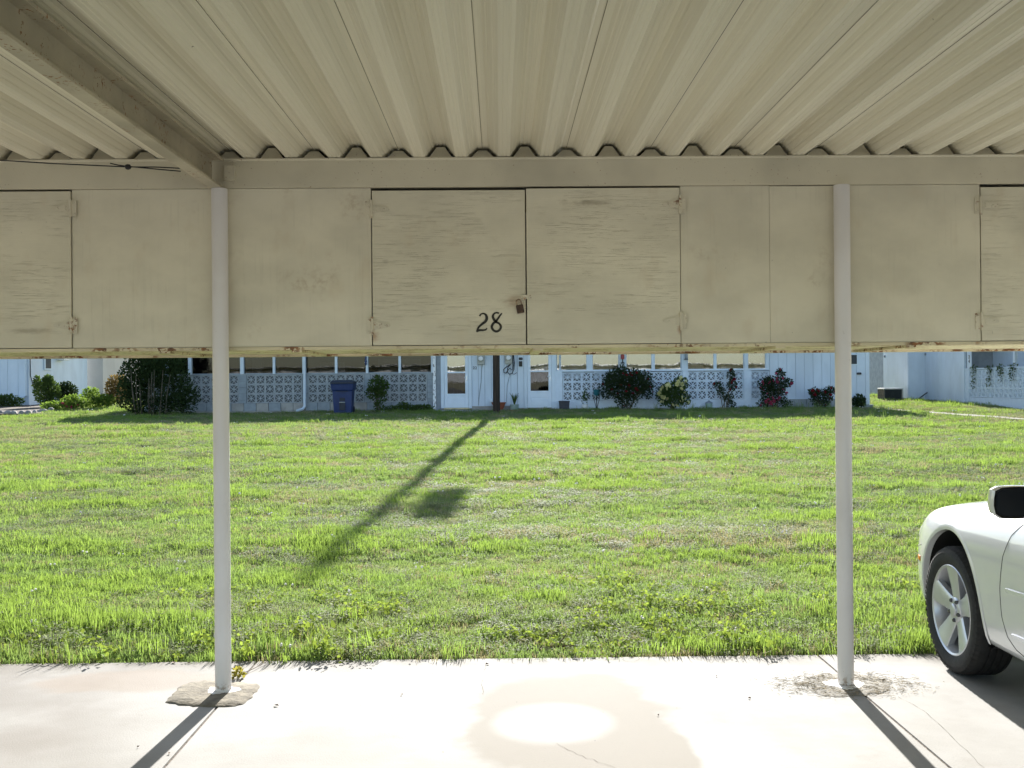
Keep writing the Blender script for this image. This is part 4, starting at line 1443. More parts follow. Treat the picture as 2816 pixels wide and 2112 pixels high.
# roof: low pitched, shingled, with fascia and gutter at the eave
EY = HY - .55
RZ = EAVE_Z + (HY + 4 - EY) * math.tan(math.radians(11))
rf = MB()
xa, xb = HX0 - .45, HX1 + .12
for (y0, z0, y1, z1) in ((EY, EAVE_Z, HY + 4, RZ), (HY + 8.5, EAVE_Z, HY + 4, RZ)):
    rf.quad((xa, y0, z0), (xb, y0, z0), (xb, y1, z1), (xa, y1, z1))
    rf.quad((xa, y0, z0 + .05), (xa, y1, z1 + .05), (xb, y1, z1 + .05), (xb, y0, z0 + .05))
for xx in (xa, xb):
    rf.v += [(xx, EY, EAVE_Z), (xx, HY + 4, RZ), (xx, HY + 8.5, EAVE_Z)]
    k = len(rf.v)
    rf.f.append((k - 3, k - 2, k - 1))
roof_o = H("roof", rf, M_SHINGLE)
build("fascia", MB().box(xa, xb, EY - .02, EY - .002, EAVE_Z - .10, EAVE_Z + .05), M_HTRIM, roof_o)
# downspouts
def downspout(px_, parent, y, toe):
    xd = hx(px_, y)
    zt = lz(y) + .16
    return build("downspout", MB().tube([(xd, y, EAVE_Z - .05), (xd, y, zt + .25), (xd, y, zt + .05), (xd - .05, y - .06, zt - .04), (xd - .05 + toe, y - .25, zt - .10)], .045, 8), M_HTRIM, parent, True)


downspout(837.5, house, HY - .09, -.16)

# ------------------------------------------------------------------ wings and neighbours
def wing(name, label, loc):
    return thing(name, label, "house", loc)


# left neighbour: two blocks set back
ga_ = wing("house", "pale house at the left edge with downspout and shrubs before it", (-20.5, 43, lz(43)))
xc = at(79, 1060, 41).x
z41 = lz(41)
for i in range(14):
    build("siding_board", MB().box(xc - (i + 1) * .405 + .004, xc - i * .405 - .004, 41.0, 41.03, z41 + .06, 3.9), M_HWHITE, ga_, bevel=.004)
build("wall", MB().box(xc - 6, xc, 41.022, 46.8, z41 - .2, 3.9), M_HWHITE, ga_)
build("roof", MB().prism([(40.4, 3.88), (44, 4.7), (47.4, 3.88)], 'x', xc - 6, xc + .55), M_SHINGLE, ga_)
build("downspout", MB().tube([(xc - .08, 40.93, 3.9), (xc - .08, 40.93, z41 + .42), (xc - .22, 40.88, z41 + .34), (xc - .62, 40.7, z41 + .17)], .05, 8), M_HTRIM, ga_, True)
ycl = lambda px_: xc / (ray(px_, 1060).x / ray(px_, 1060).y)
zl_ = lambda px_, py_: at(px_, py_, ycl(px_)).z
w3 = build("window", MB().box(xc + .001, xc + .04, ycl(120), ycl(141), zl_(130, 1018), zl_(130, 962)), M_HTRIM, ga_, bevel=.01)
build("pane", MB().box(xc + .041, xc + .046, ycl(123.5), ycl(138), zl_(130, 1013), zl_(130, 966)), M_SCREEN, w3)
w4 = build("window", MB().box(xc + .001, xc + .04, ycl(184), ycl(201), zl_(190, 988), zl_(190, 950)), M_HTRIM, ga_, bevel=.01)
build("pane", MB().box(xc + .041, xc + .046, ycl(186), ycl(199), zl_(190, 985), zl_(190, 953)), M_SCREEN, w4)
wac = build("window_air_conditioner", MB().box(xc + .001, xc + .32, ycl(156), ycl(172), zl_(165, 991), zl_(165, 966)), M_POTWHITE, ga_, bevel=.02)
build("grille", MB().box(xc + .321, xc + .326, ycl(157.5), ycl(170), zl_(165, 986), zl_(165, 969)), M_HGREY2, wac)
build("cable", MB().tube([(xc + .02, 41.1, 3.2), (xc + .02, 41.12, z41 + 1.2), (xc + .03, 41.5, z41 + .5)], .015, 6), M_CABLE, ga_, True)
gb_ = wing("house", "greyish house end wall between the left shrubs and the sunlit pillar", (-18, 50, lz(50)))
xr0, xr = xc - .3, at(283, 1060, 47.5).x
z47 = lz(47.5)
build("wall", MB().box(xr0, xr, 47.5, 54, z47 - .2, 4.2), M_GREYWALL, gb_)
build("roof", MB().prism([(46.9, 4.18), (51, 5.0), (54.6, 4.18)], 'x', xr0 - .1, xr + .6), M_SHINGLE, gb_)
gp = at(284, 1060, 52)
gpo = thing("sunlit_pillar", "narrow sunlit white pillar between the left houses", "pillar", (gp.x, 52, lz(52)))
for i in range(9):
    build("pillar_block", MB().box(gp.x - .07 - random.uniform(0, .02), gp.x + .07 + random.uniform(0, .02), 52 - .07, 52.07, lz(52) + i * .2 + .004, lz(52) + (i + 1) * .2 - .004), M_HWHB, gpo, bevel=.012)
gc_ = wing("house", "pale lavender far wall glimpsed left of the big dark bush", (-21, 63, lz(60)))
build("wall", MB().box(at(288, 1060, 60).x - 4, at(430, 1060, 60).x, 60, 66, lz(60) - .2, 4.6), M_LAVWALL, gc_)
build("roof", MB().prism([(59.4, 4.58), (63, 5.4), (66.6, 4.58)], 'x', at(288, 1060, 60).x - 4, at(430, 1060, 60).x), M_SHINGLE, gc_)

# right wing: its long side runs away from the camera at x = 16
RX = 16.0
rw = wing("house", "white side house at the right edge with breeze block wall and grilles", (RX + 3, 37, lz(37)))
yc = lambda px_: RX / (ray(px_, 1060).x / ray(px_, 1060).y)
y_c1, y_c2 = yc(2652), yc(2512)
# vertical boards, 0.2 m
y = y_c1 + .01
while y < y_c2 + .3:
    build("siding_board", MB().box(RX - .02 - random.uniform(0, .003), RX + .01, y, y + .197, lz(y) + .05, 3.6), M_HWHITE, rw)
    y += .205
build("wall", MB().box(RX + .004, RX + 6, y_c1, 48, lz(36) - .3, 3.6), M_HGREY2, rw)
build("corner_board", MB().box(RX - .03, RX + .05, y_c1 - .06, y_c1 + .005, lz(y_c1) - .1, 3.6), M_HTRIM, rw)
# front section with the breeze wall (nearer)
zt = at(2700, 1016.5, yc(2700)).z
build("porch_wall", MB().box(RX + .0, RX + .15, 24, y_c1 - .065, lz(30) - .3, zt - 3 * BB - .01), M_HWHB, rw)
pw = build("wall_cap", MB().box(RX - .02, RX + .16, 24, y_c1 - .065, zt + .012, zt + .06), M_HWHB, rw)
ya = yc(2665)
cols = 13
L = wloc(rw)
for c in range(cols):
    for r in range(3):
        put("breeze_block", bb_white, rw, (RX - L.x, ya - (c + .5) * BB - L.y, zt - (r + .5) * BB - L.z), (0, 0, -math.pi / 2))
build("pilaster", MB().box(RX - .01, RX + .15, ya + .002, y_c1 - .066, lz(36) - .2, zt + .01), M_HWHB, rw)
y2 = ya - cols * BB
build("pilaster", MB().box(RX - .01, RX + .15, y2 - .75, y2 - .004, lz(34) - .2, zt + .01), M_HWHB, rw)
for c in range(8):
    for r in range(3):
        put("breeze_block", bb_white, rw, (RX - L.x, y2 - .76 - (c + .5) * BB - L.y, zt - (r + .5) * BB - L.z), (0, 0, -math.pi / 2))
ymid = yc(2760)
build("inner_wall", MB().box(RX + 1.0, RX + 1.1, ymid, y_c1, lz(36), 3.5), M_HWHITE, rw)
build("inner_wall", MB().box(RX + 1.6, RX + 1.7, 24, ymid - .9, lz(30), 3.5), M_DARKIN, rw)
build("porch_post", MB().box(RX + .03, RX + .12, yc(2786) - .06, yc(2786) + .06, zt + .06, 3.5), M_HTRIM, rw)
build("dark_screen", MB().box(RX + .9, RX + .93, yc(2795), ymid, lz(34) + .3, 3.4), M_SCREEN, rw)
build("roof", MB().prism([(RX - .35, 3.5), (RX + 3.5, 4.3), (RX + 7, 3.5)], 'y', 24, y_c1 - .2), M_SHINGLE, rw)
build("roof", MB().prism([(RX - .35, 3.6), (RX + 3.5, 4.4), (RX + 7, 3.6)], 'y', y_c1 - .19, 48.5), M_SHINGLE, rw)
wz = lambda py_, px_: at(px_, py_, yc(px_)).z
wd_ = build("window", MB().box(RX - .05, RX - .005, yc(2543), yc(2516), wz(1004, 2530), wz(965, 2530)), M_HTRIM, rw)
build("pane", MB().box(RX - .06, RX - .051, yc(2540), yc(2519), wz(1001, 2530), wz(966, 2530)), M_GLASS, wd_)
build("pane_back", MB().box(RX - .0515, RX - .0505, yc(2540), yc(2519), wz(1001, 2530), wz(966, 2530)), M_SCREEN, wd_)
for px_, py_ in ((2548, 974),):
    pp = at(px_, py_, yc(px_))
    build("round_vent", MB().lathe([(.05, -.05), (.05, -.02), (.03, -.06)], (RX, pp.y, pp.z), 'x', 12), M_HGREY2, rw)
letters("24", .17, M_BLACK, rw, [Vector((RX - .04, at(2668, 0, yc(2668)).y + .02, wz(986, 2668))) - L, Vector((RX - .04, at(2668, 0, yc(2668)).y + .02, wz(998, 2668))) - L], (math.pi / 2, 0, -math.pi / 2))
build("number_board", MB().box(RX - .03, RX - .012, yc(2674), yc(2662), zt + .06, 3.45), M_HWHITE, rw)
build("fascia", MB().box(RX - .06, RX - .03, yc(2652), yc(2652) + .05, 2.9, 3.5), M_HTRIM, rw)
# bump-out beyond the air conditioner
bo_ = 15.35
yb0, yb1 = 41.2, 43.3
yb0 = bo_ / (ray(2498, 1060).x / ray(2498, 1060).y)
yb1 = bo_ / (ray(2431, 1060).x / ray(2431, 1060).y)
y = yb0
while y < yb1:
    build("siding_board", MB().box(bo_ - .02 - random.uniform(0, .003), bo_ + .01, y, min(y + .197, yb1), lz(y) + .03, at(2431, 963, yb1).z), M_HWHITE, rw)
    y += .205
build("closet_wall", MB().box(bo_ + .004, RX + .003, yb0 - .03, yb1, lz(yb0) - .1, at(2431, 963, yb1).z), M_HWHITE, rw)
build("closet_roof", MB().box(bo_ - .12, RX + .003, yb0 - .1, yb1 + .2, at(2431, 963, yb1).z + .003, at(2431, 963, yb1).z + .09), M_HTRIM, rw)
pp = at(2441, 980, yb1 - .2)
build("round_vent", MB().lathe([(.05, -.06), (.05, -.02), (.03, -.07)], (bo_, pp.y, pp.z), 'x', 12), M_HGREY2, rw)
# far wall seen through the gap
fw = wing("house", "far cream wall in the gap between the right houses", (15, 56, lz(55)))
build("wall", MB().box(at(2300, 1060, 54).x, at(2560, 1060, 54).x, 54, 58, lz(54) - .2, 4.3), M_FARWALL, fw)
build("roof", MB().prism([(53.4, 4.28), (56, 4.9), (58.6, 4.28)], 'x', at(2300, 1060, 54).x, at(2560, 1060, 54).x), M_SHINGLE, fw)
build("door_head", MB().box(at(2394, 0, 53.9).x, at(2432, 0, 53.9).x, 53.8, 53.99, at(2410, 969, 53.9).z, at(2410, 963, 53.9).z), M_HTRIM, fw)
orn = MB()
for (a, b, c_) in (((2412, 992), (2416, 1003), (2424, 1001)), ((2414, 1003), (2417, 1012), (2411, 1022)), ((2418, 1008), (2414, 1018), (2420, 1020)), ((2411, 1000), (2418, 1006), (2423, 998))):
    orn.tube([at(*a, 53.93), at(*b, 53.92), at(*c_, 53.93)], .03, 6)
oo = thing("wall_ornament", "small dark metal scroll ornament on the far cream wall", "ornament", tuple(at(2416, 1010, 53.93)))
build("scroll", orn, M_HGREY2, oo, True)

# ------------------------------------------------------------------ utility pole with its transformer
PB = lawn_at(1365.5, 1136)
PB.z = gz(PB.x, PB.y)
pole = thing("utility_pole", "dark brown wooden utility pole standing between the two doors", "pole", tuple(PB))
build("shaft", MB().tube([(PB.x, PB.y, PB.z - .3), (PB.x, PB.y, PB.z + .4), (PB.x + .01, PB.y, PB.z + 3), (PB.x - .01, PB.y, PB.z + 6.5), (PB.x, PB.y, PB.z + 10.4)], [.118, .112, .106, .10, .09], 16), M_POLE, pole, True)
build("transformer", MB().lathe([(.10, -.50), (.24, -.46), (.25, -.40), (.25, .36), (.23, .42), (.08, .46)], (PB.x + .58, PB.y - .02, PB.z + 8.75), 'z', 20), M_TRANSF, pole, True)
build("bracket", MB().box(PB.x + .05, PB.x + .36, PB.y - .04, PB.y + .03, PB.z + 8.9, PB.z + 8.98).box(PB.x + .05, PB.x + .25, PB.y - .04, PB.y + .03, PB.z + 8.5, PB.z + 8.58), M_TRANSF, pole)
build("insulator", MB().lathe([(.03, 0), (.09, .03), (.05, .07), (.10, .11), (.04, .2)], (PB.x + .02, PB.y, PB.z + 10.4), 'z', 12), M_TRANSF, pole, True)
build("service_arm", MB().box(PB.x - .25, PB.x + .75, PB.y - .05, PB.y + .05, PB.z + 6.55, PB.z + 6.65), M_POLE, pole)
#==PLANTS==
# ------------------------------------------------------------------ shrubs, roses, pots
def leaf_cloud(blobs, n, size, up=0.3, droop=0.0, fold=.25):
    """n small folded leaves spread through ellipsoid blobs [(c, r, weight)]"""
    m = MB()
    tot = sum(b[2] for b in blobs)
    for (c, r, wgt) in blobs:
        c = Vector(c)
        for _ in range(int(n * wgt / tot)):
            d = Vector((random.gauss(0, 1), random.gauss(0, 1), random.gauss(0, 1))).normalized()
            k = random.random() ** .45
            p = c + Vector((d.x * r[0], d.y * r[1], d.z * r[2])) * k
            dirv = (d + Vector((random.gauss(0, .6), random.gauss(0, .6), random.gauss(0, .6) + up))).normalized()
            side = dirv.cross(Vector((random.gauss(0, 1), random.gauss(0, 1), random.gauss(0, 1)))).normalized()
            nrm = dirv.cross(side)
            L = size * random.uniform(.6, 1.35)
            w_ = L * random.uniform(.24, .34)
            a, b_ = p, p + dirv * L - Vector((0, 0, droop * L))
            mid = p + dirv * L * .5
            k0 = len(m.v)
            m.v += [tuple(a), tuple(mid + side * w_ + nrm * L * fold * .4), tuple(b_), tuple(mid - side * w_ + nrm * L * fold * .4)]
            m.f += [(k0, k0 + 1, k0 + 2), (k0, k0 + 2, k0 + 3)]
    return m


def bloom_mesh(mat, r=.05):
    m = MB()
    for ring, (rr, n_, tilt) in enumerate(((1.0, 6, .35), (.7, 5, .75), (.4, 4, 1.2))):
        for i in range(n_):
            a = 2 * math.pi * (i + ring * .4) / n_
            d = Vector((math.cos(a), math.sin(a), 0))
            sd = Vector((-d.y, d.x, 0))
            tip = d * r * rr * math.cos(tilt) + Vector((0, 0, r * rr * math.sin(tilt) + .1 * r))
            k0 = len(m.v)
            m.v += [(0, 0, 0), tuple(tip * .6 + sd * r * .42), tuple(tip), tuple(tip * .6 - sd * r * .42)]
            m.f += [(k0, k0 + 1, k0 + 2, k0 + 3)]
    return m.mesh("bloom", mat)


BL_RED, BL_PINK, BL_YEL = bloom_mesh(M_RED, .06), bloom_mesh(M_PINK, .065), bloom_mesh(M_YELLOW, .075)


def shrub(name, label, cat, px0, px1, py0, py1, Y, leaf, n, size, blobs=None, bloom=None, nb=0, stems=6, stem_mat=None, depth=.5, up=.3, group=None):
    """a bush filling the given photo rectangle at distance Y; blobs in unit coordinates (u 0..1 left-right, v 0..1 bottom-top, ru, rv, weight)"""
    A, B_ = at(px0, py1, Y), at(px1, py0, Y)
    w_, h_ = B_.x - A.x, B_.z - A.z
    zg = gz((A.x + B_.x) / 2, Y)
    base_ = Vector(((A.x + B_.x) / 2, Y, zg))
    o = thing(name, label, cat, tuple(base_), group)
    blobs = blobs or [(.5, .5, .5, .5, 1)]
    bl = []
    for (u, v, ru, rv, wt) in blobs:
        bl.append(((A.x + u * w_, Y + random.uniform(-.1, .1) * depth, A.z + v * h_), (ru * w_, depth * max(ru, .3), rv * h_), wt))
    build("foliage", leaf_cloud(bl, n, size, up), leaf, o)
    if stems:
        for i in range(stems):
            (c, r, wt) = bl[i % len(bl)]
            top = Vector(c) + Vector((random.uniform(-.6, .6) * r[0], random.uniform(-.5, .5) * r[1], random.uniform(-.2, .7) * r[2]))
            foot = base_ + Vector((random.uniform(-.12, .12) * w_, random.uniform(-.1, .1), -.02))
            mid = foot.lerp(top, .5) + Vector((random.uniform(-.05, .05), random.uniform(-.05, .05), .05))
            build("stem", MB().tube([foot, mid, top], [.014, .010, .005], 5), stem_mat or M_STEM, o, True)
    if bloom:
        L = wloc(o)
        for i in range(nb):
            (c, r, wt) = bl[random.choices(range(len(bl)), [b[2] for b in bl])[0]]
            a = random.uniform(0, 2 * math.pi)
            k = random.uniform(.25, 1.0) ** .5
            # blooms sit on the outside of the bush, most of them on the side open to the lawn
            dx, dz = math.cos(a) * k, math.sin(a) * k
            p = Vector((c[0] + dx * r[0], c[1] - r[1] * math.sqrt(max(0, 1 - .8 * k * k)) * 1.12, c[2] + dz * r[2])) - L
            sc = random.uniform(.7, 1.3)
            put("bloom", bloom, o, p, (random.uniform(.6, 1.8), random.uniform(-.6, .6), random.uniform(0, 6)), (sc, sc, sc))
    return o


SY = HY - .75
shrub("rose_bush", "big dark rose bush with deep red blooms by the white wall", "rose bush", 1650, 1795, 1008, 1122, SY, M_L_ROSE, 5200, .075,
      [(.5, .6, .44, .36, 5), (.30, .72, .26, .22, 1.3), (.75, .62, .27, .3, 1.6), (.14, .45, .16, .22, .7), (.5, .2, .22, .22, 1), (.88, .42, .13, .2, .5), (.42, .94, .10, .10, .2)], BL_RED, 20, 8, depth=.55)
shrub("rose_bush", "rose bush covered in pale yellow blooms before the white wall", "rose bush", 1803, 1897, 1034, 1126, SY, M_L_MID, 3000, .07,
      [(.5, .45, .42, .38, 4), (.75, .78, .2, .22, 1), (.22, .4, .2, .3, 1), (.85, .3, .16, .22, .6)], BL_YEL, 32, 7, depth=.45)
shrub("climbing_rose", "thin climbing rose with dark red cluster leaning on white blocks", "rose bush", 1962, 2024, 1016, 1128, HY - .35, M_L_ROSE, 1100, .065,
      [(.78, .88, .16, .12, 1), (.84, .62, .2, .16, 1.3), (.18, .62, .16, .09, .6), (.36, .46, .18, .09, .7), (.62, .30, .30, .09, 1), (.78, .12, .2, .14, 1.1)], BL_RED, 9, 5, depth=.18)
shrub("rose_bush", "spreading rose bush with pink blooms at the corner of boards", "rose bush", 2080, 2178, 1014, 1126, SY, M_L_ROSE, 2900, .07,
      [(.48, .45, .36, .36, 4), (.66, .86, .12, .13, .6), (.84, .66, .14, .12, .5), (.3, .62, .24, .18, 1), (.2, .14, .18, .10, .4), (.82, .14, .16, .1, .4)], BL_PINK, 30, 7, depth=.45)
shrub("rose_bush", "small rose bush with red blooms left of the right post", "rose bush", 2222, 2296, 1062, 1122, SY, M_L_ROSE, 1600, .065,
      [(.5, .45, .42, .42, 3), (.22, .72, .2, .2, .7), (.8, .78, .2, .2, .7)], BL_RED, 12, 5, depth=.4)
shrub("low_shrub", "low dark shrub at the house corner right of the right post", "shrub", 2345, 2380, 1086, 1122, HY - .4, M_L_DARK, 700, .07, None, None, 0, 3, depth=.35)
shrub("leafy_shrub", "tall leafy shrub against grey breeze blocks right of the bin", "shrub", 1006, 1074, 1030, 1134, SY, M_L_MID, 1100, .085,
      [(.5, .72, .40, .25, 3), (.3, .52, .3, .2, 1), (.62, .42, .24, .2, .8), (.5, .16, .2, .14, .6)], None, 0, 6, depth=.35)
shrub("ground_plant", "low weedy plants along the grey wall beside the step", "plant", 1046, 1192, 1108, 1138, HY - .5, M_L_MID, 1700, .07,
      [(.5, .4, .5, .38, 3), (.45, .8, .12, .3, .5), (.8, .55, .2, .3, .8)], None, 0, 4, depth=.3)
# big dark multi-stemmed bush at the left end of the house
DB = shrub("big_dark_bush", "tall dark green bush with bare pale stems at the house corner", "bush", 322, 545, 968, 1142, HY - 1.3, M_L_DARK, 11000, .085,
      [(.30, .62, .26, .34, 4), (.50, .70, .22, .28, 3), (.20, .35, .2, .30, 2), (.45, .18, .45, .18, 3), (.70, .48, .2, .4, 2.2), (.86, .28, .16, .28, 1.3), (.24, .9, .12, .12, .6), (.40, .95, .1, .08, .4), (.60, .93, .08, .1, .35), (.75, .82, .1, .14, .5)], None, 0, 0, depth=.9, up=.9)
for i in range(13):
    u = random.uniform(.15, .75)
    f0 = at(322 + 223 * (u * .75 + .1), 1136, HY - 1.45)
    f0.z = gz(f0.x, f0.y)
    f1 = at(322 + 223 * u, random.uniform(1010, 1060), HY - 1.55 - random.uniform(0, .5))
    build("stem", MB().tube([f0, f0.lerp(f1, .5) + Vector((random.uniform(-.05, .05), 0, 0)), f1], [.018, .014, .007], 5), M_WOODSTEM, DB, True)
shrub("bronze_bush", "round bush with bronze tips left of the big dark bush", "bush", 292, 354, 1030, 1108, 38.5, M_L_BRONZE, 1700, .09, None, None, 0, 4, depth=.7)
shrub("bright_plant", "sunlit bright green plants spilling onto the lawn at left", "plant", 222, 312, 1066, 1124, 38.0, M_L_BRIGHT, 1700, .09,
      [(.3, .5, .3, .5, 2), (.7, .35, .35, .3, 2)], None, 0, 3, depth=.6)
shrub("bright_plant", "low bright flowering plants along the left bed edge", "plant", 108, 236, 1086, 1132, 37.0, M_L_BRIGHT, 2000, .08,
      [(.75, .55, .28, .45, 2), (.35, .3, .35, .28, 2)], BL_PINK, 5, 3, depth=.6)
shrub("feathery_bush", "feathery green bush at the corner of the left house", "bush", 88, 168, 1030, 1114, 39.3, M_L_MID, 2600, .09,
      [(.5, .42, .45, .42, 3), (.55, .8, .16, .18, .8), (.15, .75, .1, .2, .35)], None, 0, 4, depth=.6, up=.9)
shrub("dark_bush", "low dark bush behind the feathery bush at left", "bush", 152, 212, 1050, 1106, 40.2, M_L_DARK, 1500, .09, None, None, 0, 3, depth=.5)
shrub("foundation_plant", "dusty green plants under the left house wall", "plant", -40, 64, 1086, 1124, 40.0, M_L_MID, 1300, .09, None, None, 0, 3, depth=.3)
shrub("round_bush", "clipped round dark bush in the gap between right houses", "bush", 2400, 2434, 1034, 1090, 50.0, M_L_DARK, 2200, .09, None, None, 0, 3, depth=.7)
# flower bed with edging stones at the far left
bed = [lawn_at(*q) for q in ((-160, 1150), (-10, 1143), (60, 1141), (110, 1139), (160, 1131), (190, 1122), (170, 1110), (40, 1112), (-160, 1118))]
bm_ = MB()
k0 = len(bm_.v)
for p in bed:
    bm_.v.append((p.x, p.y, gz(p.x, p.y) + .05))
bm_.f.append(tuple(range(len(bed)))[::-1])
tag(build("flower_bed", bm_, M_DIRT), kind="structure")
for i, px_ in enumerate((2, 22, 38, 60, 78, 96, 118, 140)):
    p = lawn_at(px_, 1141 - max(0, px_ - 70) * .12)
    s_ = random.uniform(.13, .22)
    m = MB().lathe([(s_ * .9, -.05), (s_, .02), (s_ * .85, .08), (s_ * .4, .12)], (0, 0, 0), 'z', 7)
    m.v = [(x_ * random.uniform(.85, 1.15), y_ * .6, z_) for (x_, y_, z_) in m.v]
    o = put("edging_stone", m.mesh("edging_stone", M_STONE, False, .02), None, (p.x, p.y, gz(p.x, p.y) + .03), (0, 0, random.uniform(0, 3)))
    tag(o, "%s grey edging stone of the left flower bed, counted from the left" % ("first second third fourth fifth sixth seventh eighth".split()[i]), "stone", "edging stones of the flower bed")


# pots and porch objects
def pot(name, label, px0, px1, py0, py1, Y, mat, flare=.82, plant=None, square=False, rim=True):
    A, B_ = at(px0, py1, Y), at(px1, py0, Y)
    r_ = (B_.x - A.x) / 2
    h_ = B_.z - A.z
    c = ((A.x + B_.x) / 2, Y, A.z)
    o = thing(name, label, "plant pot", c)
    n_ = 4 if square else 20
    k = 1.3 if square else 1
    m = MB().lathe([(r_ * flare * k, 0), (r_ * .97 * k, h_ * .84), (r_ * 1.0 * k, h_ * .86), (r_ * 1.02 * k, h_), (r_ * .9 * k, h_), (r_ * .86 * k, h_ * .88)], (0, 0, 0), 'z', n_)
    ob = put("pot_body", m.mesh("pot_body", mat, not square, .006), o, (0, 0, 0), (0, 0, math.pi / 4 if square else 0))
    build("soil", MB().lathe([(r_ * .84 * k, h_ * .87), (r_ * .3, h_ * .9)], c, 'z', 12), M_DIRT, o)
    if plant:
        build("plant", leaf_cloud([((c[0], c[1], c[2] + h_ + plant[1] * .5), (plant[0], plant[0], plant[1] * .6), 1)], plant[2], plant[3], .9), M_L_MID, o)
    return o


pot("flower_pot", "wide terracotta bowl pot half hidden behind the pole", 1352, 1391, 1106, 1126, HY - .25, M_TERRA, .62)
pt = pot("flower_pot", "pale green glazed pot with strappy plant right of the pole", 1402, 1427, 1112, 1127, HY - .35, M_POTGREEN, .85)
c = pt.location
for i in range(11):
    a = random.uniform(0, 6.28)
    l_ = random.uniform(.18, .42)
    lean = random.uniform(.05, .16)
    b0 = Vector((c.x, c.y, c.z + .15))
    build("leaf_blade", MB().tube([b0, b0 + Vector((math.cos(a) * lean * .5, math.sin(a) * lean * .5, l_ * .7)), b0 + Vector((math.cos(a) * lean, math.sin(a) * lean, l_))], [.016, .018, .003], 4), M_L_MID, pt)
build("saucer", MB().lathe([(.11, -.07), (.15, -.005), (.14, 0)], tuple(c), 'z', 16), M_TERRA, pt)
pot("planter_box", "dark square planter standing right of the second white door", 1536, 1567, 1102, 1128.5, HY - .35, M_POTDARK, .86, None, True)
pot("flower_pot", "white pot with a leggy plant before the breeze blocks", 1599, 1617, 1112, 1128, HY - .22, M_POTWHITE, .85, (.10, .42, 70, .08))
jar = pot("garden_jar", "sage green lidded jar at the foot of the white wall", 1940, 1959, 1109, 1128, HY - .25, M_JAR, .95)
cj = jar.location
build("lid", MB().lathe([(.125, .225), (.12, .245), (.05, .285), (.02, .29), (.025, .31), (.004, .32)], tuple(cj), 'z', 18), M_HGREY2, jar, True)
# teal bowl on a wire stand
A = at(1641, 1127, HY - .3)
ts = thing("bowl_stand", "teal bowl on a curled black wire stand by the blocks", "bowl stand", (A.x, HY - .3, A.z))
zb_ = at(1641, 1088, HY - .3).z
zt_ = at(1641, 1071, HY - .3).z
build("bowl", MB().lathe([(.06, zb_ - A.z), (.10, zb_ - A.z + .05), (.115, zt_ - A.z), (.10, zt_ - A.z), (.08, zb_ - A.z + .06)], (A.x, HY - .3, A.z), 'z', 20), M_TEAL, ts, True)
for s_ in (-1, 1):
    build("wire_leg", MB().tube([(A.x + s_ * .09, HY - .3, zb_), (A.x + s_ * .085, HY - .3, zb_ - .12), (A.x + s_ * .03, HY - .3, A.z + .13), (A.x + s_ * .02, HY - .3, A.z + .06), (A.x + s_ * .09, HY - .32, A.z + .01)], .009, 6), M_CABLE, ts, True)
    build("wire_leg", MB().tube([(A.x, HY - .3 + s_ * .09, zb_), (A.x, HY - .3 + s_ * .03, A.z + .13), (A.x, HY - .3 + s_ * .1, A.z + .01)], .009, 6), M_CABLE, ts, True)
# red lantern hanging on the window post
p = at(1712, 982, HY - .12)
ln = thing("red_lantern", "small red glass lantern hanging on a white window post", "lantern", tuple(p))
build("glass", MB().lathe([(.035, -.07), (.06, -.05), (.06, .07), (.03, .10)], tuple(p), 'z', 14), M_REDGLASS, ln, True)
build("base", MB().lathe([(.065, -.21), (.065, -.18), (.02, -.16), (.02, -.07)], tuple(p), 'z', 14), M_CABLE, ln, True)
build("hanger", MB().tube([(p.x, p.y, p.z + .09), (p.x, p.y, p.z + .2), (p.x, HY + .0, p.z + .22)], .007, 6), M_CABLE, ln, True)
p = at(1887, 978, HY - .12)
fd = thing("bird_feeder", "narrow dark feeder hanging on the window post right of centre", "feeder", tuple(p))
build("tube", MB().lathe([(.035, -.10), (.045, -.08), (.045, .12), (.02, .15)], tuple(p), 'z', 12), M_HGREY2, fd, True)
build("tray", MB().lathe([(.075, -.13), (.075, -.105), (.04, -.10)], tuple(p), 'z', 12), M_POTDARK, fd, True)
build("hanger", MB().tube([(p.x, p.y, p.z + .14), (p.x, p.y, p.z + .25), (p.x, HY + .0, p.z + .27)], .006, 6), M_CABLE, fd, True)
# wind spinner by the left windows
p = at(1006, 985, HY - .1)
ws = thing("wind_ornament", "blue and white hanging ornament on the porch post", "ornament", tuple(p))
build("cord", MB().tube([(p.x, p.y, p.z + .06), (p.x - .02, HY + .0, EAVE_Z - .2)], .006, 6), M_POTWHITE, ws, True)
build("body", MB().lathe([(.01, .06), (.03, .02), (.025, -.05), (.045, -.12), (.03, -.2), (.01, -.24)], tuple(p), 'z', 10), M_BIN, ws, True)
build("wing", MB().prism([(p.x - .05, p.z - .16), (p.x, p.z - .06), (p.x + .05, p.z - .16), (p.x, p.z - .13)], 'y', p.y - .03, p.y - .02), M_POTWHITE, ws)

# blue wheeled bin
bA = lawn_at(945, 1139.5)
bw, bh = .30, 1.02
zb0 = gz(bA.x, bA.y) + .01
bin_ = thing("wheelie_bin", "dark blue wheeled rubbish bin on the grass before grey blocks", "bin", (bA.x, bA.y, zb0))


def tub(levels):
    m = MB()
    for (z, w_, d0, d1) in levels:
        m.v += [(bA.x - w_, bA.y - d0, zb0 + z), (bA.x + w_, bA.y - d0, zb0 + z), (bA.x + w_, bA.y + d1, zb0 + z), (bA.x - w_, bA.y + d1, zb0 + z)]
    for i in range(len(levels) - 1):
        for k in range(4):
            j = (k + 1) % 4
            m.f.append((i * 4 + k, i * 4 + j, i * 4 + 4 + j, i * 4 + 4 + k))
    m.f.append((3, 2, 1, 0))
    q_ = (len(levels) - 1) * 4
    m.f.append((q_, q_ + 1, q_ + 2, q_ + 3))
    return m


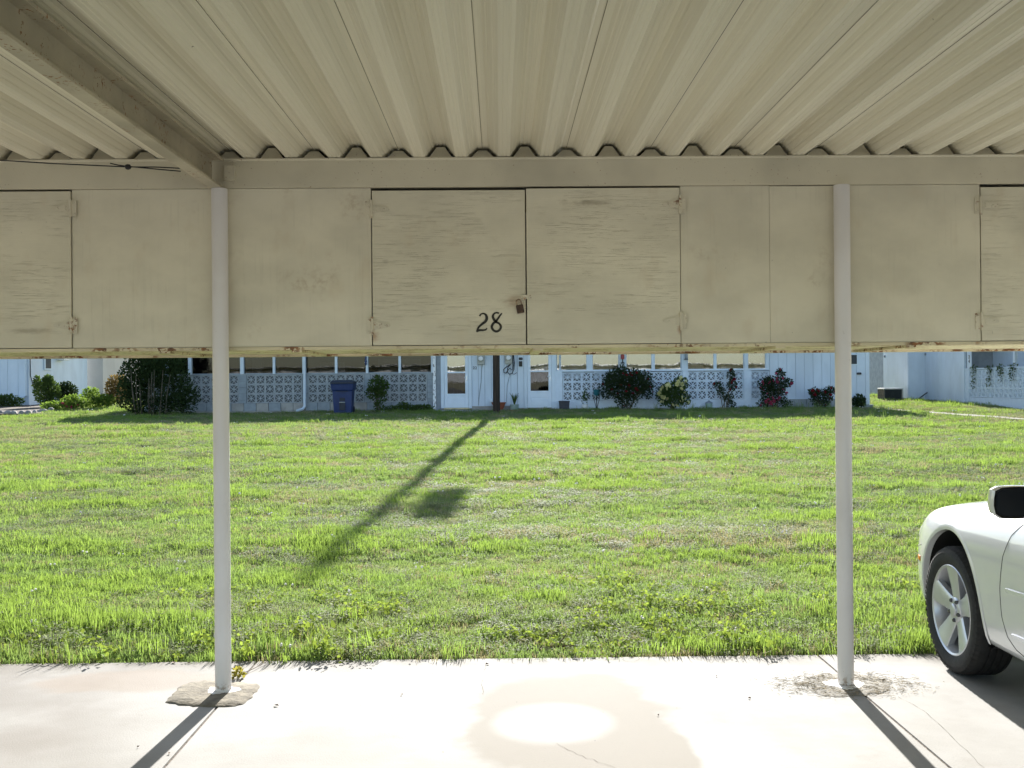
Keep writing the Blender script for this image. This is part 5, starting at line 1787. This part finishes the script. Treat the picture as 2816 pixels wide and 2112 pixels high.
build("body", tub([(0.03, .265, .22, .26), (.30, .285, .245, .30), (.72, .305, .27, .34), (.74, .335, .30, .36), (.90, .35, .32, .38), (.935, .36, .33, .39)]), M_BIN, bin_, bevel=.015)
build("lid", tub([(.937, .365, .35, .40), (.985, .36, .35, .40), (1.03, .31, .28, .36), (1.05, .20, .16, .30)]), M_BINLID, bin_, bevel=.012)
build("front_bar", MB().tube([(bA.x - .09, bA.y - .30, zb0 + .36), (bA.x + .09, bA.y - .30, zb0 + .36)], .012, 8), M_METER, bin_, True)
build("front_recess", MB().box(bA.x - .09, bA.x + .09, bA.y - .272, bA.y - .262, zb0 + .12, zb0 + .34).box(bA.x - .08, bA.x + .08, bA.y - .285, bA.y - .275, zb0 + .40, zb0 + .50), M_BINLID, bin_)
build("front_rib", MB().box(bA.x - .19, bA.x + .19, bA.y - .345, bA.y - .30, zb0 + .70, zb0 + .715), M_BINLID, bin_)
for s_ in (-1, 1):
    build("wheel", MB().lathe([(.10, -.03), (.12, -.02), (.12, .02), (.10, .03)], (bA.x + s_ * .27, bA.y + .28, zb0 + .11), 'x', 18), M_TYRE, bin_, True)

# air conditioner on the right lawn
aA = lawn_at(2458, 1104)
ac = thing("air_conditioner", "dark slatted air conditioner unit on the grass by the right house", "air conditioner", (aA.x, aA.y, gz(aA.x, aA.y)))
hw, hh = (at(2484, 0, aA.y).x - at(2432, 0, aA.y).x) / 2, at(2458, 1067, aA.y).z - gz(aA.x, aA.y)
za = gz(aA.x, aA.y)
build("base_pan", MB().box(aA.x - hw, aA.x + hw, aA.y, aA.y + 2 * hw, za - .03, za + .05), M_ACBODY, ac)
build("core", MB().box(aA.x - hw + .03, aA.x + hw - .03, aA.y + .03, aA.y + 2 * hw - .03, za + .05, za + hh - .05), M_WELL, ac)
for i in range(17):
    xx = aA.x - hw + .01 + i * (2 * hw - .02) / 16
    build("louvre", MB().box(xx - .008, xx + .008, aA.y + .004, aA.y + .028, za + .05, za + hh - .05), M_ACBODY, ac)
    yy = aA.y + .01 + i * (2 * hw - .02) / 16
    build("louvre", MB().box(aA.x - hw + .004, aA.x - hw + .028, yy - .008, yy + .008, za + .05, za + hh - .05), M_ACBODY, ac)
build("top_cover", MB().box(aA.x - hw - .005, aA.x + hw + .005, aA.y - .005, aA.y + 2 * hw, za + hh - .05, za + hh), M_ACTOP, ac, bevel=.015)
build("pipe", MB().tube([(aA.x + hw - .05, aA.y + .5, za + .08), (aA.x + hw + .3, aA.y + .5, za + .05), (aA.x + hw + .55, aA.y + .5, za + .2), (aA.x + hw + .6, aA.y + .5, za + .5), (aA.x + hw + .9, aA.y + .5, za + .55)], .035, 8), M_CABLE, ac, True)
hs = thing("garden_hose_bib", "thin black pipe curving from the right house wall to grass", "pipe", (RX - .05, yc(2555), lz(yc(2555))))
build("pipe", MB().tube([at(2554, 1079, yc(2554)) - Vector((.05, 0, 0)), at(2552, 1083, yc(2552)) - Vector((.1, 0, 0)), at(2546, 1098, yc(2548)) - Vector((.3, 0, 0)), at(2541, 1102, yc(2546)) - Vector((.4, 0, 0))], .02, 6), M_CABLE, hs, True)
# trailing plants on the right breeze wall cap
for i, px_ in enumerate((2684, 2726, 2757, 2790)):
    yy = yc(px_)
    shrub_o = thing("trailing_plant", "green trailing plant hanging over the right breeze wall, %s from the left" % ("first", "second", "third", "fourth")[i], "plant", (RX, yy, zt + .06), "trailing plants on the right wall")
    build("foliage", leaf_cloud([((RX - .06, yy, zt + .05), (.12, .18, .10), 1), ((RX - .08, yy, zt - .15), (.07, .12, .28), 1.6)] + ([((RX - .08, yy + .05, zt - .45), (.06, .10, .2), .8)] if i < 2 else []), 150, .06, 0), M_L_MID, shrub_o)
#==GRASS==
# ------------------------------------------------------------------ grass: tufts of real blades scattered over the lawn
def blades(n, rad, h0, h1, w, lean, segs=2, m=None, curl=.35):
    m = m or MB()
    for _ in range(n):
        a, r_ = random.uniform(0, 6.283), rad * math.sqrt(random.random())
        bx, by = r_ * math.cos(a), r_ * math.sin(a)
        h_ = random.uniform(h0, h1)
        la = random.uniform(0, 6.283)
        ln_ = abs(random.gauss(0, lean)) * h_
        dx, dy = math.cos(la) * ln_, math.sin(la) * ln_
        fa = random.uniform(0, 6.283)
        sx_, sy_ = math.cos(fa) * w * .5, math.sin(fa) * w * .5
        k = len(m.v)
        m.v += [(bx - sx_, by - sy_, -.01), (bx + sx_, by + sy_, -.01),
                (bx + dx * curl - sx_ * .8, by + dy * curl - sy_ * .8, h_ * .6), (bx + dx * curl + sx_ * .8, by + dy * curl + sy_ * .8, h_ * .6),
                (bx + dx, by + dy, h_ * (1 - min(.5, ln_ / max(h_, 1e-4) * .35)))]
        m.f += [(k, k + 1, k + 3, k + 2), (k + 2, k + 3, k + 4)]
    return m


def tuft_weedy(n):
    m = blades(24, .085, .025, .05, .0035, .8)
    for _ in range(n):
        a, r_ = random.uniform(0, 6.283), .09 * math.sqrt(random.random())
        p = Vector((r_ * math.cos(a), r_ * math.sin(a), random.uniform(.012, .05)))
        d = Vector((random.gauss(0, 1), random.gauss(0, 1), random.gauss(0, .35))).normalized()
        sd = d.cross(Vector((0, 0, 1))).normalized()
        L = random.uniform(.008, .016)
        k = len(m.v)
        m.v += [tuple(p), tuple(p + d * L * .5 + sd * L * .45), tuple(p + d * L), tuple(p + d * L * .5 - sd * L * .45)]
        m.f.append((k, k + 1, k + 2, k + 3))
    return m


def tuft_broad(n):
    m = blades(10, .07, .03, .06, .005, .6)
    for _ in range(n):
        a, r_ = random.uniform(0, 6.283), .08 * math.sqrt(random.random())
        p = Vector((r_ * math.cos(a), r_ * math.sin(a), random.uniform(.02, .065)))
        d = Vector((random.gauss(0, 1), random.gauss(0, 1), random.gauss(.3, .7))).normalized()
        sd = d.cross(Vector((random.gauss(0, .6), random.gauss(0, .6), 1))).normalized()
        L = random.uniform(.014, .030)
        k = len(m.v)
        m.v += [tuple(p), tuple(p + d * L * .35 + sd * L * .5), tuple(p + d * L * .9 + sd * L * .2), tuple(p + d * L * .9 - sd * L * .2), tuple(p + d * L * .35 - sd * L * .5)]
        m.f.append((k, k + 1, k + 2, k + 3, k + 4))
    return m


def tuft_flower():
    m = MB()
    for _ in range(2):
        a, r_ = random.uniform(0, 6.283), random.uniform(0, .06)
        c = (r_ * math.cos(a), r_ * math.sin(a), .055)
        m.lathe([(.002, -.004), (.007, 0), (.008, .006), (.004, .011)], c, 'z', 6)
    return m


def tuft_stalk():
    m = blades(8, .05, .22, .42, .006, .18)
    for _ in range(5):
        a, r_ = random.uniform(0, 6.283), .04 * random.random()
        x_, y_, h_ = r_ * math.cos(a), r_ * math.sin(a), random.uniform(.3, .5)
        m.tube([(x_, y_, 0), (x_ * 1.6, y_ * 1.6, h_ * .75), (x_ * 2.4, y_ * 2.4, h_)], [.0022, .002, .004], 3)
    return m


tc = bpy.data.collections.new("grass_tuft_kinds")
KINDS = [(blades(70, .10, .016, .050, .0042, .75), M_G_MID), (blades(70, .10, .012, .044, .0040, .95), M_G_MID), (blades(60, .095, .022, .062, .0046, .7), M_G_MID),
         (tuft_weedy(70), M_G_GREY), (tuft_weedy(90), M_G_GREY), (blades(60, .09, .018, .048, .0040, 1.0), M_G_STRAW),
         (blades(50, .085, .030, .085, .0052, .6), M_G_LUSH), (blades(50, .09, .025, .068, .0052, .75), M_G_LUSH), (tuft_broad(26), M_BROAD), (tuft_flower(), M_WHITEFL), (tuft_stalk(), M_G_MID)]
for i, (m, mat) in enumerate(KINDS):
    o = bpy.data.objects.new("grass_tuft_%02d" % i, m.mesh("grass_tuft", mat))
    tc.objects.link(o)


def vnoise(x, y, seed):
    """smooth value noise, numpy"""
    r = np.random.default_rng(seed).random((64, 64))
    xi, yi = np.floor(x).astype(int), np.floor(y).astype(int)
    fx, fy = x - xi, y - yi
    fx, fy = fx * fx * (3 - 2 * fx), fy * fy * (3 - 2 * fy)
    g = lambda a, b: r[a % 64, b % 64]
    return (g(xi, yi) * (1 - fx) + g(xi + 1, yi) * fx) * (1 - fy) + (g(xi, yi + 1) * (1 - fx) + g(xi + 1, yi + 1) * fx) * fy


def fbm(x, y, seed, octv=3):
    s_, a, t_ = 0, 1.0, 0
    for o in range(octv):
        s_ = s_ + a * vnoise(x * 2 ** o + 13.7 * o, y * 2 ** o + 5.1 * o, seed + o)
        t_ += a
        a *= .55
    return s_ / t_


PX, PY, KD, RT, SC = [], [], [], [], []
for (y0, y1, dens, sc0) in ((SLAB_Y + .02, 9.0, 330, 1.0), (9.0, 14.0, 170, 1.25), (14.0, 22.0, 85, 1.55), (22.0, 34.0, 48, 1.9), (34.0, 50.0, 26, 2.3)):
    half = .56 * y1 + 1.2
    n_ = int(dens * (y1 - y0) * 2 * half)
    x_ = RNG.uniform(-half, half, n_)
    y_ = RNG.uniform(y0, y1, n_)
    keep = np.abs(x_) < .56 * y_ + 1.2
    keep &= ~((y_ > HY - .30) & (x_ > HX0 - .05) & (x_ < HX1 + .1))
    keep &= ~((x_ > RX - .1) & (y_ > 24))
    keep &= ~((x_ < xc + .1) & (y_ > 40.8)) & ~((x_ < xr + .1) & (y_ > 47.4))
    keep &= ~((x_ < -14.2) & (y_ > 33.5) & (y_ < 40.8) & (x_ < -14.6 - (y_ - 33.5) * .35))
    # concrete path
    pxx = np.interp(y_, [p[1] for p in PA][::-1], [p[0] for p in PA][::-1])
    keep &= ~((np.abs(x_ - pxx) < .27) & (y_ > 21) & (y_ < 34.6))
    x_, y_ = x_[keep], y_[keep]
    n_ = len(x_)
    lush = fbm(x_ * .6 + 3, y_ * 1.5, 21, 5)
    weed = fbm(x_ * .7 + 40, y_ * 1.2, 31, 4)
    dry = fbm(x_ * .35 + 9, y_ * .75 + 4, 41, 4)
    row = fbm(x_ * .55 + .3 * y_, y_ * 1.5, 51, 5)                  # swathes left by the mower run across the view
    u = RNG.random(n_)
    kd = RNG.integers(0, 3, n_)
    kd = np.where((weed > .54) & (u < np.where(y_ < 8.5, .30, .6)), 3 + RNG.integers(0, 2, n_), kd)
    kd = np.where((weed <= .54) & (u < .12), 3 + RNG.integers(0, 2, n_), kd)
    kd = np.where((dry > .56) & (RNG.random(n_) < .40), 5, kd)
    far = np.clip((y_ - 12) / 14, 0, 1)
    kd = np.where(RNG.random(n_) < .15 + .20 * far, 5, kd)
    kd = np.where((lush > .56) & (RNG.random(n_) < np.clip((lush - .54) * 6, 0, .6)), 6 + RNG.integers(0, 2, n_), kd)
    kd = np.where((RNG.random(n_) < .07), 6 + RNG.integers(0, 2, n_), kd)
    near = y_ < 8.2
    bn = fbm(x_ * 1.1 + 70, y_ * 1.6, 61, 3)
    kd = np.where(near & (bn > .62) & (RNG.random(n_) < .12), 8, kd)
    edge = y_ < SLAB_Y + .5
    kd = np.where(edge & (RNG.random(n_) < .03), 8, kd)
    kd = np.where(RNG.random(n_) < .004, 9, kd)
    stalky = (y_ > 25.5) & (y_ < 33.5) & (((x_ > 8.0) & (x_ < 12.2)) | ((x_ > 4.4) & (x_ < 6.5)))
    kd = np.where(stalky & (RNG.random(n_) < .03), 10, kd)
    s_ = sc0 * RNG.uniform(.75, 1.25, n_)
    hgt = (.70 + .60 * np.clip((row - .36) * 2.6, 0, 1)) * RNG.uniform(.7, 1.35, n_) * (.9 + .3 * np.clip((lush - .5) * 3, 0, 1))
    hgt = hgt * np.where(y_ < SLAB_Y + .25, 1.15, 1.0)
    sz = np.where(kd == 10, .7, s_ * hgt / np.clip(sc0, 1, 1.5) * 1.12)
    sxy = np.where(kd == 10, 1.0, s_)
    PX.append(x_); PY.append(y_); KD.append(kd)
    RT.append(np.stack([RNG.normal(0, .10, n_), RNG.normal(0, .10, n_), RNG.uniform(0, 6.283, n_)], 1))
    SC.append(np.stack([sxy, sxy, sz], 1))
PX, PY, KD, RT, SC = [np.concatenate(a) for a in (PX, PY, KD, RT, SC)]
PZ = np.array([gz(float(a), float(b)) for a, b in zip(PX, PY)])
gm_ = bpy.data.meshes.new("grass_points")
gm_.vertices.add(len(PX))
gm_.vertices.foreach_set("co", np.stack([PX, PY, PZ], 1).astype(np.float32).ravel())
gm_.attributes.new("kind", 'INT', 'POINT').data.foreach_set("value", KD.astype(np.int32))
gm_.attributes.new("rot", 'FLOAT_VECTOR', 'POINT').data.foreach_set("vector", RT.astype(np.float32).ravel())
gm_.attributes.new("scl", 'FLOAT_VECTOR', 'POINT').data.foreach_set("vector", SC.astype(np.float32).ravel())
grass = put("grass", gm_)
tag(grass, "mown weedy lawn grass between the carport and the houses", "grass", kind="stuff")
ng = bpy.data.node_groups.new("grass_scatter", 'GeometryNodeTree')
ng.interface.new_socket("Geometry", in_out='INPUT', socket_type='NodeSocketGeometry')
ng.interface.new_socket("Geometry", in_out='OUTPUT', socket_type='NodeSocketGeometry')
gi, go = ng.nodes.new("NodeGroupInput"), ng.nodes.new("NodeGroupOutput")
ip = ng.nodes.new("GeometryNodeInstanceOnPoints")
ci = ng.nodes.new("GeometryNodeCollectionInfo")
ci.inputs["Collection"].default_value = tc
ci.inputs["Separate Children"].default_value = True
ci.inputs["Reset Children"].default_value = True


def named(nm, dt):
    nd = ng.nodes.new("GeometryNodeInputNamedAttribute")
    nd.data_type = dt
    nd.inputs["Name"].default_value = nm
    return nd.outputs["Attribute"]


ng.links.new(gi.outputs[0], ip.inputs["Points"])
ng.links.new(ci.outputs[0], ip.inputs["Instance"])
ip.inputs["Pick Instance"].default_value = True
ng.links.new(named("kind", 'INT'), ip.inputs["Instance Index"])
er = ng.nodes.new("FunctionNodeEulerToRotation")
ng.links.new(named("rot", 'FLOAT_VECTOR'), er.inputs[0])
ng.links.new(er.outputs[0], ip.inputs["Rotation"])
ng.links.new(named("scl", 'FLOAT_VECTOR'), ip.inputs["Scale"])
ng.links.new(ip.outputs[0], go.inputs[0])
grass.modifiers.new("scatter", 'NODES').node_group = ng

# ------------------------------------------------------------------ small litter
sm = MB()
for _ in range(800):
    a = random.uniform(0, 6.283)
    r_ = random.gauss(.27, .085)
    cx_, cy_ = POST_X[1] + .02 + math.cos(a) * r_ * 1.0, POST_Y + math.sin(a) * r_ * .55
    d = a + math.pi / 2 + random.gauss(0, 1.0)
    l_ = random.uniform(.008, .04)
    z_ = random.uniform(.002, .010)
    sm.tube([(cx_ - math.cos(d) * l_ / 2, cy_ - math.sin(d) * l_ / 2, z_), (cx_, cy_, z_ + random.uniform(0, .003)), (cx_ + math.cos(d + .3) * l_ / 2, cy_ + math.sin(d + .3) * l_ / 2, z_)], .0009, 3, False)
tag(build("dry_clippings", sm, M_STRAWDRY), "ring of dry grass clippings round the foot of the right post", "clippings", kind="stuff")
tA, tB = gnd(1450, 1806, .0) + Vector((0, .09, 0)), gnd(1590, 1803, .0) + Vector((0, .10, 0))
tw_ = thing("fallen_twig", "brown twig lying in the grass at the slab edge", "twig", tuple(tA))
build("branch", MB().tube([tA + Vector((0, .05, 0)), tA.lerp(tB, .4) + Vector((0, .06, .006)), tA.lerp(tB, .75) + Vector((0, .05, .02)), tB + Vector((0, .06, .012))], [.010, .011, .008, .004], 7), M_TWIG, tw_, True)
build("side_branch", MB().tube([tA.lerp(tB, .6) + Vector((0, .05, .015)), tA.lerp(tB, .72) + Vector((0, .07, .05)), tA.lerp(tB, .82) + Vector((0, .09, .08))], [.005, .004, .002], 5), M_TWIG, tw_, True)
wA = gnd(655, 1862)
wd1 = thing("joint_weed", "small yellowing weed growing from the joint beside the left post", "weed", (wA.x, wA.y, 0))
wm = leaf_cloud([((wA.x, wA.y, .02), (.03, .035, .02), 1)], 60, .028, .5)
build("leaves", wm, leafmat("yellow_weed", (.30, .27, .06), .4, .3), wd1)
build("runner", MB().tube([(wA.x - .03, wA.y - .06, .006), (wA.x, wA.y, .012), (wA.x + .05, wA.y + .12, .010), (wA.x + .09, wA.y + .26, .012)], .002, 5), M_TWIG, wd1, True)
lf = [(478, 1824, .04), (520, 1826, .022), (1105, 1912, .02), (1970, 1861, .02), (2061, 1922, .022), (760, 1942, .03), (1340, 1828, .03), (380, 2056, .014), (466, 2074, .022), (1810, 1969, .016)]
words = "first second third fourth fifth sixth seventh eighth ninth tenth".split()
lf.sort()
for i, (px_, py_, s_) in enumerate(lf):
    p = gnd(px_, py_)
    m = MB()
    m.v = [(0, -s_ * .5, .003), (s_ * .3, 0, .008), (0, s_ * .5, .003), (-s_ * .3, 0, .009), (0, 0, .002)]
    m.f = [(0, 1, 4), (1, 2, 4), (2, 3, 4), (3, 0, 4)]
    tag(put("dead_leaf", m.mesh("dead_leaf", M_TWIG), None, (p.x, p.y, 0.001), (0, 0, random.uniform(0, 6))), "%s small brown dead leaf on the concrete, counted from the left" % words[i], "leaf", "dead leaves on the slab")
